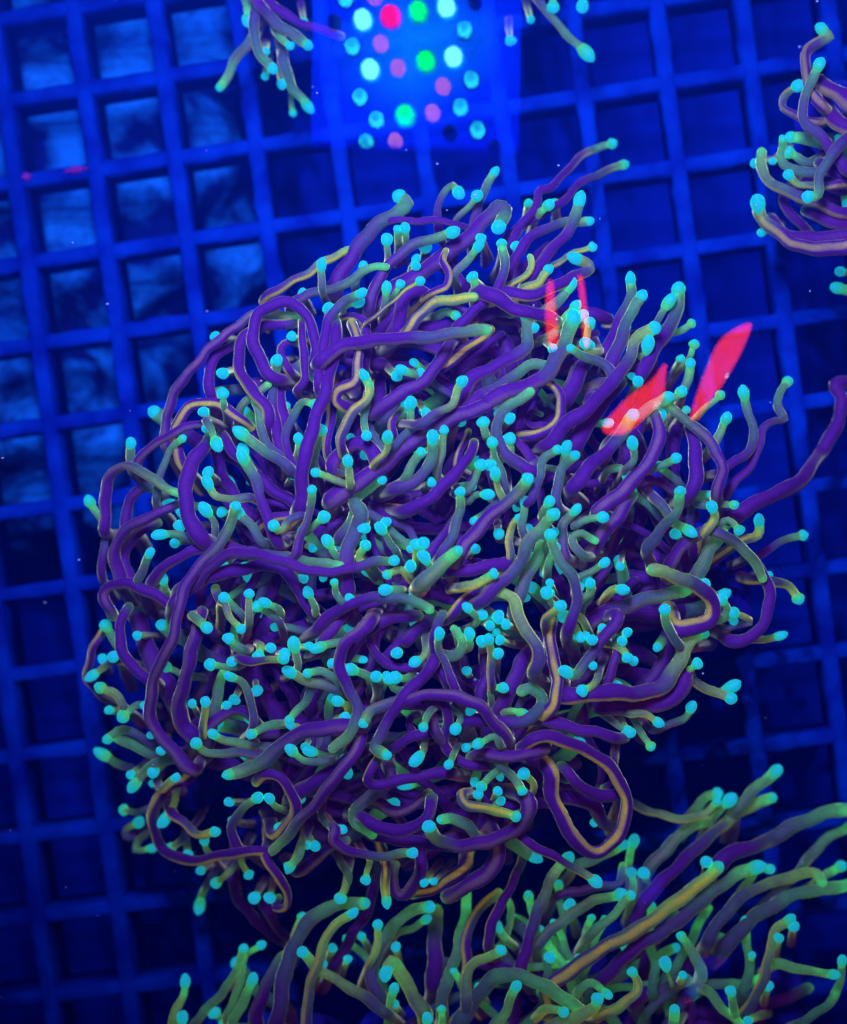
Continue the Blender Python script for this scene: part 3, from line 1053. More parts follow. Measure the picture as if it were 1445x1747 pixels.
def catmull(P, step):
    P = np.asarray(P, float)
    if len(P) == 2:
        n = max(3, int(np.linalg.norm(P[1] - P[0]) / step) + 1)
        return np.linspace(P[0], P[1], n)
    Q = np.vstack([2 * P[0] - P[1], P, 2 * P[-1] - P[-2]])
    res = []
    for i in range(1, len(Q) - 2):
        p0, p1, p2, p3 = Q[i - 1], Q[i], Q[i + 1], Q[i + 2]
        t = np.linspace(0, 1, 16, endpoint=False)[:, None]
        res.append(0.5 * (2 * p1 + (p2 - p0) * t + (2 * p0 - 5 * p1 + 4 * p2 - p3) * t ** 2 + (3 * p1 - p0 - 3 * p2 + p3) * t ** 3))
    res = np.vstack(res + [P[-1:]])
    L = np.r_[0, np.cumsum(np.linalg.norm(np.diff(res[:, :2], axis=0), axis=1))]
    n = max(5, int(L[-1] / step) + 1)
    s = np.linspace(0, L[-1], n)
    return np.column_stack([np.interp(s, L, res[:, k]) for k in range(res.shape[1])])

def build_strand(cfg, layer, width, flags, P, rs):
    """a strand as photo pixel path with a height in mm at each sample"""
    cx, cy, rx, ry = cfg['dome']
    def env(p):
        q = ((p[..., 0] - cx) / rx) ** 2 + ((p[..., 1] - cy) / ry) ** 2
        return cfg['z0'] + (cfg['z1']) * np.sqrt(np.clip(1 - 0.92 * q, 0.0, 1))
    cs = np.array(cfg['centres'], float)
    tipx = P[-1]
    dist = np.linalg.norm(cs - P[0], axis=1)
    c = cs[dist.argmin()]
    dirv = (c - P[0]) / max(dist.min(), 1.0)
    tang = (P[0] - P[1]) if len(P) > 1 else dirv
    tang = tang / max(np.linalg.norm(tang), 1e-6)
    single = len(P) == 1
    ext = 26.0 if single else 34.0
    v = dirv * 0.65 + tang * (0.0 if single else 0.6)
    v = v / max(np.linalg.norm(v), 1e-6)
    v = v + rs.normal(0, 0.15, 2)
    pre = np.array([P[0] + v * ext * 1.5 , P[0] + v * ext * 0.75])
    if dist.min() < 30 and not single:
        pre = np.array([P[0] + v * 16, P[0] + v * 8])
    full = np.vstack([pre, P])
    hz = np.r_[[-23.0, -11.0], np.zeros(len(P))]
    S = catmull(np.column_stack([full, hz]), 6.5)
    n = len(S)
    t = np.linspace(0, 1, n)
    # living wobble of the path
    if n > 6:
        d0 = np.gradient(S[:, :2], axis=0)
        d0 /= np.linalg.norm(d0, axis=1)[:, None] + 1e-9
        q = np.arange(n) * 6.5
        wv = 1.5 * np.sin(q / rs.uniform(14, 20) + rs.uniform(0, 6)) + 1.1 * np.sin(q / rs.uniform(7, 10) + rs.uniform(0, 6))
        S[:, 0] += -d0[:, 1] * wv
        S[:, 1] += d0[:, 0] * wv
    seg = np.r_[0, np.cumsum(np.linalg.norm(np.diff(S[:, :2], axis=0), axis=1))]
    tl = seg[-1]
    z = env(S) + (layer - 8.5) * 2.5 + np.clip(S[:, 2], -23, 0)
    # gentle lift and dip along the strand
    z += 1.6 * np.sin(seg / 55.0 + rs.uniform(0, 6)) * np.clip(seg / 80, 0, 1)
    z -= 3.5 * np.clip(1 - seg / max(tl * 0.5, 1), 0, 1) ** 2 * (1 if tl > 90 else 0.3)
    if 'n' in flags and 'g' not in flags:
        z -= 4.0 * np.clip((seg - (tl - 30)) / 30, 0, 1) ** 2
    if 'b' in flags or 's' in flags:
        z += 2.0 * np.clip((seg - (tl - 25)) / 25, 0, 1) ** 2
    z = np.maximum(z, 3.5)
    # radius profile in photo pixels
    wob = 1 + 0.055 * np.sin(seg / 17.0 + rs.uniform(0, 6)) + 0.03 * np.sin(seg / 7.3 + rs.uniform(0, 6))
    rad = 0.46 * width * wob * (1.16 - 0.26 * t) * (1 + 0.16 * np.clip(1 - seg / 90.0, 0, 1))
    return dict(px=S[:, :2], z=z * MM, rad=rad, flags=flags, layer=layer, width=width, tl=tl, rs=rs)

data = parse()
strands = []
for key in ('main', 'bottom', 'right', 'top'):
    for k, (layer, width, flags, P) in enumerate(data[key]):
        rs = np.random.default_rng(hash((key == 'main', len(key), k)) % 100000 + k)
        s = build_strand(CORALS[key], layer, width, flags, P, rs)
        s['coral'] = key
        s['traced'] = True
        strands.append(s)

# lower, half hidden tentacles that fill the depth between the traced ones
def fillers(key, n, spread, zl, wmin, wmax, pb=0.35, gf='', seed=0):
    cfg = CORALS[key]
    lim = 0.66 if key in ('main', 'bottom') else 0.95
    rs0 = np.random.default_rng(55 + len(key) + seed)
    cx, cy, rx, ry = cfg['dome']
    k = 0
    while k < n:
        c = np.array(cfg['centres'][rs0.integers(len(cfg['centres']))], float) + rs0.normal(0, 28, 2)
        a = rs0.uniform(0, 2 * math.pi)
        ln = rs0.uniform(*spread)
        d = np.array([math.cos(a), math.sin(a)])
        nrm = np.array([-d[1], d[0]])
        bend = rs0.normal(0, 0.35)
        P = np.array([c + d * ln * f + nrm * ln * bend * f * f + rs0.normal(0, 5, 2) for f in (0.12, 0.4, 0.7, 1.0)])
        q = ((P[-1, 0] - cx) / rx) ** 2 + ((P[-1, 1] - cy) / ry) ** 2
        if q > lim:
            continue
        rs = np.random.default_rng(9000 + k + len(key) * 1000 + seed)
        s = build_strand(cfg, rs0.uniform(*zl), rs0.uniform(wmin, wmax), ('s' if rs0.random() < pb else 'n') + gf, P, rs)
        s['coral'] = key
        s['traced'] = False
        strands.append(s)
        k += 1
fillers('main', 190, (90, 230), (0.5, 3.8), 20, 30)
fillers('bottom', 36, (90, 240), (0.5, 3.5), 20, 28)
fillers('main', 70, (110, 240), (3.5, 6.0), 13, 19, 0.6, '', 31)
fillers('bottom', 34, (110, 280), (3.5, 6.0), 14, 20, 0.7, 'g', 47)
fillers('top', 34, (40, 105), (4.0, 8.0), 15, 22, 0.6, 'g', 61)
fillers('right', 14, (50, 120), (1.5, 5.0), 18, 24, 0.4, '', 71)

def world_of(s):
    p = np.empty((len(s['px']), 3))
    d = np.column_stack([(s['px'][:, 0] - PW / 2) / FOC, (s['px'][:, 1] - PH / 2) / FOC, np.ones(len(p))]) @ R
    k = (s['z'] - CAM[2]) / d[:, 2]
    p = CAM + d * k[:, None]
    return p, s['rad'] / FOC * k

# push crossing tentacles apart in height, the upper layer staying above
def relax(iters):
    for it in range(iters):
        pts, rads, owner, idx = [], [], [], []
        for si, s in enumerate(strands):
            p, r = world_of(s)
            pts.append(p); rads.append(r)
            owner += [si] * len(p); idx += list(range(len(p)))
        pts = np.vstack(pts); rads = np.concatenate(rads)
        kd = KDTree(len(pts))
        for i, p in enumerate(pts):
            kd.insert(p, i)
        kd.balance()
        push = [np.zeros(len(s['z'])) for s in strands]
        for i in range(0, len(pts)):
            si = owner[i]
            for co, j, dist in kd.find_range(pts[i], rads[i] + 0.0014):
                sj = owner[j]
                if sj == si:
                    continue
                need = (rads[i] + rads[j]) * 0.96 - dist
                if need <= 0:
                    continue
                la, lb = strands[si]['layer'], strands[sj]['layer']
                if la == lb:
                    up = 1 if (pts[i][2], si) > (pts[j][2], sj) else -1
                else:
                    up = 1 if la > lb else -1
                push[si][idx[i]] = up * max(abs(push[si][idx[i]]), need * 0.55)
        for s, q in zip(strands, push):
            if np.any(q):
                k = np.ones(7) / 7
                qs = np.convolve(np.pad(q, 3, mode='edge'), k, mode='valid')
                s['z'] = np.clip(s['z'] + 0.5 * q + 0.8 * qs, 0.003, 0.085)
relax(7)
for s in strands:      # smooth heights once more
    z = s['z']
    if len(z) > 6:
        s['z'] = np.convolve(np.pad(z, 2, mode='edge'), np.array([1, 2, 3, 2, 1]) / 9, mode='valid')

NS = 12
ANG = np.linspace(0, 2 * math.pi, NS, endpoint=False)
def tube(s):
    """verts, faces, per-vertex (u, v) and var colour, tip frame"""
    p, r = world_of(s)
    n = len(p)
    tg = np.gradient(p, axis=0)
    tg /= np.linalg.norm(tg, axis=1)[:, None] + 1e-12
    # parallel transport
    nrm = np.zeros_like(p)
    a = np.cross(tg[0], [0, 0, 1.0])
    if np.linalg.norm(a) < 1e-3:
        a = np.array([1.0, 0, 0])
    nrm[0] = a / np.linalg.norm(a)
    for i in range(1, n):
        b = nrm[i - 1] - tg[i] * (nrm[i - 1] @ tg[i])
        nrm[i] = b / (np.linalg.norm(b) + 1e-12)
    bn = np.cross(tg, nrm)
    L = np.r_[0, np.cumsum(np.linalg.norm(np.diff(p, axis=0), axis=1))]
    has_bulb = 'b' in s['flags'] or 's' in s['flags']
    # rounded end: extra rings that close the tube
    capn = 4
    P = [p]; RR = [r]; LL = [L]
    e = p[-1]; er = r[-1]
    for k in range(1, capn + 1):
        f = k / capn
        P.append((e + tg[-1] * er * math.sin(f * math.pi / 2))[None]); RR.append(np.array([max(er * math.cos(f * math.pi / 2), er * 0.02)])); LL.append(np.array([L[-1] + er * f]))
    P = np.vstack(P); RR = np.concatenate(RR); LL = np.concatenate(LL)
    NN = np.vstack([nrm, np.repeat(nrm[-1:], capn, 0)]); BB = np.vstack([bn, np.repeat(bn[-1:], capn, 0)])
    rs = s['rs']
    # slightly oval, lightly wrinkled section
    ov = 1 + 0.07 * np.cos(2 * ANG + rs.uniform(0, 6))
    wr = 1 + rs.normal(0, 0.022, (len(P), NS))
    ring = (np.cos(ANG)[None, :, None] * NN[:, None, :] + np.sin(ANG)[None, :, None] * BB[:, None, :]) * (RR[:, None] * ov[None, :] * wr)[:, :, None]
    V = (P[:, None, :] + ring).reshape(-1, 3)
    m_ = len(P)
    i = np.arange(m_ - 1)[:, None] * NS
    j = np.arange(NS)[None, :]
    j2 = (j + 1) % NS
    F = np.stack([i + j, i + j2, i + NS + j2, i + NS + j], -1).reshape(-1, 4)
    uu = np.stack([np.broadcast_to(j / NS, (m_ - 1, NS)), np.broadcast_to((j + 1) / NS, (m_ - 1, NS)),
                   np.broadcast_to((j + 1) / NS, (m_ - 1, NS)), np.broadcast_to(j / NS, (m_ - 1, NS))], -1).reshape(-1)
    dt = (LL[-1] - LL) * 1000.0           # mm from the tip
    va = np.broadcast_to(dt[:-1][:, None], (m_ - 1, NS)); vb = np.broadcast_to(dt[1:][:, None], (m_ - 1, NS))
    vv = np.stack([va, va, vb, vb], -1).reshape(-1)
    # ochre ridge towards the lower side of the picture, as most of them show
    up = -R[2]
    side = math.cos(rs.uniform(-0.6, 0.6))
    want = -R[1] * 0 + np.array([-0.75, -0.45, 0.35]) + rs.normal(0, 0.35, 3)
    mid = n // 2
    ph = math.atan2(want @ bn[mid], want @ nrm[mid]) / (2 * math.pi) % 1.0
    reach = 0.02
    fl = s['flags']
    if 'n' in fl and 'g' not in fl:
        reach = 0.03 + 0.05 * rs.random() if s['traced'] else 0.01
        dt_off = 1
    elif 'g' in fl:
        reach = min(0.62, 0.24 + 0.24 * rs.random())
    else:
        reach = 0.14 + 0.20 * rs.random()
    ochre = (0.70 + 0.3 * rs.random()) if 'y' in fl else (0.18 * rs.random() + 0.03)
    if s['coral'] == 'bottom':
        reach = min(0.95, reach * 1.7 + 0.14)
        ochre *= 0.8
    if s['coral'] == 'right':
        ochre *= 0.6
    if s['coral'] == 'top':
        reach = min(0.95, reach * 1.4)
    if not s['traced']:
        ochre *= 0.4
    var = (reach, ochre, ph, 1.0 if s['traced'] else 0.3)
    tip = None
    if has_bulb:
        tip = (p[-1], tg[-1], er)
    return V, F, np.column_stack([uu, vv]), var, tip

def fill_layers(me, uv, var):
    ul = me.uv_layers.new(name='uv')
    ul.data.foreach_set('uv', np.asarray(uv, np.float32).reshape(-1))
    ca = me.color_attributes.new(name='var', type='FLOAT_COLOR', domain='POINT')
    ca.data.foreach_set('color', np.asarray(var, np.float32).reshape(-1))

def np_mesh(name, V, F, uv, var):
    me = bpy.data.meshes.new(name)
    me.from_pydata(V.tolist(), [], F.tolist())
    fill_layers(me, uv, np.tile(np.asarray(var, np.float32), (len(V), 1)) if np.ndim(var) == 1 else var)
    me.shade_smooth()
    return me

# bulb shapes of the tips: unit bulb along +z, its neck at z = -1
def bulb_arrays(stretch, pinch, lump, seed):
    rs = np.random.default_rng(seed)
    nr, ns = 9, 14
    th = np.linspace(0.02, math.pi - 0.25, nr)
    V, UV = [], []
    ph = rs.uniform(0, 6, 3)
    for t in th:
        for a in np.linspace(0, 2 * math.pi, ns, endpoint=False):
            r = math.sin(t) * (1 - pinch * (t / math.pi) ** 3)
            k = 1 + lump * math.sin(2 * a + ph[0] + t * 2) + lump * 0.6 * math.sin(3 * a + ph[1])
            V.append((r * k * math.cos(a), r * k * math.sin(a), math.cos(t) * stretch * (1 + lump * math.sin(a + ph[2]))))
    F, vv = [], []
    for i in range(nr - 1):
        for j in range(ns):
            j2 = (j + 1) % ns
            F.append((i * ns + j, (i + 1) * ns + j, (i + 1) * ns + j2, i * ns + j2))
            for q in (i, i + 1, i + 1, i):
                vv.append((j / ns, q / (nr - 1)))
    return np.array(V), np.array(F), np.array(vv)
BULBS = [bulb_arrays(1.10, 0.35, 0.04, 1), bulb_arrays(1.75, 0.45, 0.06, 2), bulb_arrays(0.95, 0.25, 0.09, 3), bulb_arrays(1.40, 0.60, 0.06, 4)]
BULB_ME = []
for k, (V, F, U) in enumerate(BULBS):
    row = []
    for g in range(3):
        me = np_mesh('tentacle_tip', V, F, U, (g * 0.42, 0, 0, 1))
        me.materials.append(M_TIP)
        row.append(me)
    BULB_ME.append(row)

def bulb_matrix(tip, s, rs):
    e, t, er = tip
    small = 's' in s['flags'] and 'b' not in s['flags']
    k = 0.82 if small else 1.0
    depth = (CAM[2] - e[2])
    rad = rs.uniform(8.4, 11.6) * k * depth / FOC
    if s['width'] > 22:
        rad *= 1.12
    rad = max(rad, er * (0.98 if small else 1.12))
    z = Vector(t)
    q = z.to_track_quat('Z', 'Y')
    return Matrix.Translation(Vector(e) + z * rad * 0.45) @ q.to_matrix().to_4x4() @ Matrix.Rotation(rs.uniform(0, 6), 4, 'Z') @ Matrix.Diagonal((rad, rad, rad, 1))

roots = {}
for key, cfg in CORALS.items():
    cs = np.array(cfg['centres'], float)
    b = at(cs[:, 0].mean(), cs[:, 1].mean(), 0.0)
    roots[key] = empty('torch_coral', (b[0], b[1], 0.0005), cfg['label'], 'coral', 'torch corals standing on the grid')

for key in CORALS:
    root = roots[key]
    base = np.array(root.location)
    mine = [s for s in strands if s['coral'] == key]
    traced = sorted([s for s in mine if s['traced']], key=lambda s: -s['tl'] * s['width'])
    single = traced[:300]
    rest = traced[300:] + [s for s in mine if not s['traced']]
    for s in single:
        V, F, uv, var, tip = tube(s)
        org = world_of(s)[0][0]
        me = np_mesh('tentacle', V - org, F, uv, var)
        o = obj('tentacle', me, M_TENT, root, org - base)
        if tip is not None:
            rs = s['rs']
            g = 2 if ('g' in s['flags'] and 's' in s['flags']) else (1 if 'g' in s['flags'] or rs.random() < 0.25 else 0)
            t = bpy.data.objects.new('tentacle_tip', BULB_ME[rs.integers(4)][g])
            link(t, o)
            t.matrix_local = Matrix.Translation(-Vector(org)) @ bulb_matrix(tip, s, rs)
    if rest:
        VV, FF, UU, CC, MI, off = [], [], [], [], [], 0
        for s in rest:
            V, F, uv, var, tip = tube(s)
            VV.append(V - base); FF.append(F + off); UU.append(uv); CC.append(np.tile(var, (len(V), 1))); MI += [0] * len(F)
            off += len(V)
            if tip is not None:
                rs = s['rs']
                bV, bF, bU = BULBS[rs.integers(4)]
                mt = bulb_matrix(tip, s, rs)
                A = np.array(mt)
                W = bV @ A[:3, :3].T + A[:3, 3]
                g = 2 if ('g' in s['flags'] and 's' in s['flags']) else (1 if 'g' in s['flags'] else 0)
                VV.append(W - base); FF.append(bF + off); UU.append(bU); CC.append(np.tile((g * 0.42, 0, 0, 1.0), (len(W), 1))); MI += [1] * len(bF)
                off += len(W)
        me = np_mesh('tentacle_undergrowth', np.vstack(VV), np.vstack(FF), np.vstack(UU), np.vstack(CC))
        me.materials.append(M_TENT); me.materials.append(M_TIP)
        me.polygons.foreach_set('material_index', MI)
        o = obj('tentacle_undergrowth', me, None, root)
        o['kind'] = 'stuff'

# fleshy discs and stony stalks that carry the tentacles
def disc_mesh(r, h, seed, name):
    rs = random.Random(seed)
    bm = bmesh.new()
    ns, nr = 28, 9
    rings = []
    for i in range(nr):
        f = i / (nr - 1)
        row = []
        for j in range(ns):
            a = 2 * math.pi * j / ns
            k = 1 + 0.12 * math.sin(3 * a + seed) + 0.06 * math.sin(7 * a + seed * 2)
            z = h * (1 - f ** 2.2) - (0.25 * h * math.exp(-(f * 6) ** 2)) + 0.05 * h * math.sin(9 * a + i) * f
            row.append(bm.verts.new((max(r * f, r * 0.02) * k * math.cos(a), max(r * f, r * 0.02) * k * math.sin(a), z)))
        rings.append(row)
    for i in range(nr - 1):
        for j in range(ns):
            bm.faces.new((rings[i][j], rings[i + 1][j], rings[i + 1][(j + 1) % ns], rings[i][(j + 1) % ns]))
    return from_bm(name, bm, True)

def stalk_mesh(r, h, seed):
    bm = bmesh.new()
    ns, nr = 36, 12
    rings = []
    for i in range(nr):
        f = i / (nr - 1)
        rr = r * (0.55 + 0.45 * f ** 1.5)
        row = []
        for j in range(ns):
            a = 2 * math.pi * j / ns
            k = 1 + 0.06 * (1 if j % 2 else -1) + 0.08 * math.sin(2 * a + seed + f * 3)
            row.append(bm.verts.new((rr * k * math.cos(a), rr * k * math.sin(a), h * f)))
        rings.append(row)
    for i in range(nr - 1):
        for j in range(ns):
            bm.faces.new((rings[i][j], rings[i][(j + 1) % ns], rings[i + 1][(j + 1) % ns], rings[i + 1][j]))
    bm.faces.new(rings[0][::-1]); bm.faces.new(rings[-1])
    return from_bm('stony_stalk', bm, True)

for key, cfg in CORALS.items():
    root = roots[key]
    base = Vector(root.location)
    cx, cy, rx, ry = cfg['dome']
    for k, (x, y) in enumerate(cfg['centres']):
        q = ((x - cx) / rx) ** 2 + ((y - cy) / ry) ** 2
        z = (cfg['z0'] + cfg['z1'] * math.sqrt(max(0, 1 - 0.92 * q))) * MM * 0.42 - 0.005
        z = max(z, 0.006)
        p = Vector(at(x, y, z))
        obj('oral_disc', disc_mesh(0.0095, 0.004, k + len(key), 'oral_disc'), M_DISC, root, p - base)
        obj('stony_stalk', stalk_mesh(0.008, z, k), M_SKEL, root, Vector((p.x, p.y, 0.0005)) - base)

# ------------------------------------------------------------------ lamp above the tank, seen as a reflection
ZP = 0.130        # height of the clear cover strip
ZF = 0.262        # height of the lamp board
def mirrored(px, py):
    p = at(px, py, 2 * ZP - ZF)
    return Vector((p[0], p[1], ZF))

def lamp():
    c = mirrored(710, 60)
    root = empty('led_lamp', c, 'aquarium lamp with cyan, green and red lenses above the tank', 'lamp')
    u = (mirrored(900, 60) - mirrored(560, 60)); wx = u.length
    ux = u.normalized()
    uy = Vector((-ux.y, ux.x, 0))
    pxm = wx / 340.0
    rot = Matrix((ux, uy, Vector((0, 0, 1)))).transposed().to_4x4()
    def flat(name, x0, x1, y0, y1, z0, z1, mat, parent=root):
        bm = bmesh.new()
        vs = [bm.verts.new(rot @ Vector((x, y, z))) for z in (z0, z1) for x, y in ((x0, y0), (x1, y0), (x1, y1), (x0, y1))]
        for f in ((3, 2, 1, 0), (4, 5, 6, 7), (0, 1, 5, 4), (1, 2, 6, 5), (2, 3, 7, 6), (3, 0, 4, 7)):
            bm.faces.new([vs[i] for i in f])
        return obj(name, from_bm(name, bm), mat, parent)
    hw = 178 * pxm
    y0, y1 = -215 * pxm, 560 * pxm
    # glowing board between the lenses, their halo painted as a brighter middle
    mt, nt, out = newmat('lamp_board_glow')
    ge = N(nt, 'ShaderNodeNewGeometry')
    n1 = N(nt, 'ShaderNodeTexNoise', Scale=38.0, Detail=2.0)
    nt.links.new(ge.outputs['Position'], n1.inputs['Vector'])
    tcb = N(nt, 'ShaderNodeTexCoord')
    ln = N(nt, 'ShaderNodeVectorMath', operation='LENGTH')
    nt.links.new(tcb.outputs['Object'], ln.inputs[0])
    near = math_(nt, 'SUBTRACT', 1.0, math_(nt, 'MULTIPLY', ln.outputs['Value'], 42.0))
    cr = ramp(nt, [(0.0, (0.0, 0.004, 0.65)), (0.45, (0.0, 0.02, 0.95)), (1.0, (0.0, 0.20, 1.0))],
              math_(nt, 'ADD', near, math_(nt, 'MULTIPLY_ADD', n1.outputs[0], 0.6, -0.25)))
    e = N(nt, 'ShaderNodeEmission'); e.inputs[1].default_value = 20.0
    nt.links.new(cr.outputs[0], e.inputs[0]); nt.links.new(e.outputs[0], out.inputs[0])
    flat('board', -hw, hw, y0, y1, 0.0, 0.002, mt)
    flat('housing', -hw - 0.004, hw + 0.004, y0 - 0.002, y1 + 0.004, 0.0025, 0.020, M_BLACK)
    kinds = {'c': emitter('lens_cyan', (0.02, 0.75, 0.95), 24), 'w': emitter('lens_pale_cyan', (0.16, 0.92, 1.0), 34),
             'g': emitter('lens_green', (0.0, 1.0, 0.02), 27), 'r': emitter('lens_red', (1.0, 0.0, 0.02), 26),
             'p': emitter('lens_pink', (0.50, 0.16, 0.72), 18), 'd': M_RING}
    leds = [('w', 340, 155), ('w', 945, 65), ('w', 395, 515), ('w', 995, 425), ('g', 740, 95), ('g', 795, 455), ('g', 645, 845), ('r', 540, 130),
            ('c', 265, 350), ('c', 320, 715), ('c', 440, 880), ('c', 215, 5), ('c', 365, 1045), ('c', 1075, 230), ('c', 1125, 590), ('c', 1045, 790), ('c', 1170, 955),
            ('d', 135, 180), ('d', 1150, 30), ('d', 970, 980), ('d', 1300, 1085), ('p', 425, -10), ('p', 470, 330), ('p', 595, 505), ('p', 920, 640), ('p', 845, 830), ('p', 575, 1035)]
    for (k, x, y) in list(leds[:17]):                   # the board goes on beyond the part mirrored in the strip
        leds.append((k, x, y - 1150))
    def disc(rad, h, dome, n=24):
        bm = bmesh.new()
        top = []
        rings = []
        for f, z in ((1.0, 0.0), (1.0, -h), (0.8, -h - dome * 0.36), (0.45, -h - dome * 0.8), (0.05, -h - dome)):
            rings.append([bm.verts.new((rad * f * math.cos(a), rad * f * 1.12 * math.sin(a), z)) for a in [2 * math.pi * i / n for i in range(n)]])
        for a, b in zip(rings, rings[1:]):
            for i in range(n):
                bm.faces.new((a[i], b[i], b[(i + 1) % n], a[(i + 1) % n]))
        return from_bm('led_lens', bm, True)
    mes = {}
    for k, mat in kinds.items():
        me = disc((14.5 if k in 'wg' else 16.0 if k == 'r' else 12.5 if k in 'pd' else 12.0) * pxm, 0.0012, 0.0016)
        me.materials.append(mat); mes[k] = me
    ring = disc(15.2 * pxm, 0.0004, 0.0001); ring.materials.append(M_RING)
    glow = {}  # halo of light round the bright lenses, painted as glowing discs
    for k, col in (('w', (0.0, 0.42, 1.0)), ('g', (0.0, 0.42, 0.30)), ('r', (0.45, 0.0, 0.55))):
        glow[k] = disc(19.0 * pxm, 0.0003, 0.0002)
        glow[k].materials.append(emitter('halo_' + k, col, 17))
    core = disc(7.0 * pxm, 0.0002, 0.0002); core.materials.append(emitter('lens_core', (0.01, 0.50, 0.90), 18))
    for i, (k, x, y) in enumerate(leds):
        p = mirrored(540 + x / 4.25, y / 4.25) - c
        if y < -250:
            p = p * 1.0
        o = bpy.data.objects.new('led_lens', mes[k]); link(o, root)
        o.location = (p.x, p.y, -0.0006)
        o.rotation_euler = (0, 0, math.atan2(ux.y, ux.x) + 0.25)
        if k in glow:
            g_ = bpy.data.objects.new('lens_halo', glow[k]); link(g_, o); g_.location = (0, 0, 0.0003)
        if k == 'c':
            r_ = bpy.data.objects.new('lens_collar', ring); link(r_, o); r_.location = (0, 0, 0.0002)
            c_ = bpy.data.objects.new('lens_core', core); link(c_, o); c_.location = (0, 0, -0.0030)
    # the light the lenses throw: narrow actinic spots down into the tank
    for i, (fx, fy) in enumerate([(-0.7, 0.1), (0.7, 0.1), (-0.5, 0.5), (0.5, 0.5), (0.0, 0.85), (0.0, 0.3)]):
        ld = bpy.data.lights.new('lamp_beam', 'SPOT')
        ld.energy = LIGHT_POWER
        ld.color = LIGHT_COL
        ld.shadow_soft_size = 0.0
        ld.spot_size = math.radians(66)
        ld.spot_blend = 1.0
        lo = bpy.data.objects.new('lamp_beam', ld)
        link(lo, root)
        lo.location = rot @ Vector((fx * hw, y0 + fy * (y1 - y0), -0.006))
        tgt = Vector(at(790, 330, 0.03)) - c
        lo.rotation_euler = (Vector(tgt) - lo.location).to_track_quat('-Z', 'Y').to_euler()
    return c
lamp_c = lamp()

# clear cover strip added where the lamp reflection shows
def pane():
    # its edge runs along the straight line where the reflection stops
    c4 = [(516, 246), (930, 258), (940, -120), (506, -120)]
    P = [Vector(at(x, y, ZP)) for x, y in c4]
    base = (P[0] + P[1] + P[2] + P[3]) / 4
    bm = bmesh.new()
    top = [bm.verts.new(p - base) for p in P]
    bot = [bm.verts.new(p - base - Vector((0, 0, 0.0016))) for p in P]
    f = bm.faces.new(top); f.normal_update()
    if f.normal.z < 0:
        f.normal_flip()
    f.material_index = 0
    g = bm.faces.new(bot[::-1]); g.material_index = 1
    for i in range(4):
        h = bm.faces.new((top[i], bot[i], bot[(i + 1) % 4], top[(i + 1) % 4])); h.material_index = 2
    bmesh.ops.recalc_face_normals(bm, faces=bm.faces)
    me = from_bm('reflection_pane', bm)
    me.materials.append(clear_sheet('clear_pane_face', 1.62))
    me.materials.append(clear_sheet('clear_pane_back', 0, (0.97, 0.98, 1.0)))
    me.materials.append(clear_sheet('clear_pane_edge', 0, (0.55, 0.65, 0.95)))
    o = obj('reflection_pane', me, None, None, base)
    tag(o, 'clear cover strip added to mirror rows of cyan, green and red lamp lenses', 'glass cover')
pane()

# ------------------------------------------------------------------ added red source out of view and the sheets that mirror it
RED = Vector((CAM[0] + 0.125, CAM[1] + 0.03, 0.40))
def glint_source():  # unseen red source put in so the glint sheets have something to mirror
    root = empty('glint_source', RED, 'unseen red source added for the glints to mirror', 'lamp')
    bm = bmesh.new(); bmesh.ops.create_circle(bm, cap_ends=True, segments=32, radius=0.040)
    bmesh.ops.reverse_faces(bm, faces=bm.faces)
    obj('lens', from_bm('lens', bm), emitter('glint_source_red', (1.0, 0.03, 0.0), 9.0), root)
    bm = bmesh.new(); bmesh.ops.create_circle(bm, cap_ends=True, segments=20, radius=0.0016)
    bmesh.ops.reverse_faces(bm, faces=bm.faces)
    obj('bulb', from_bm('bulb', bm), emitter('glint_source_white', (1.0, 0.75, 0.7), 12), root, (0.006, -0.004, -0.001))
    bm = bmesh.new(); bmesh.ops.create_cone(bm, cap_ends=True, segments=32, radius1=0.044, radius2=0.040, depth=0.03)
    obj('housing', from_bm('housing', bm, True), M_BLACK, root, (0, 0, 0.0175))
glint_source()

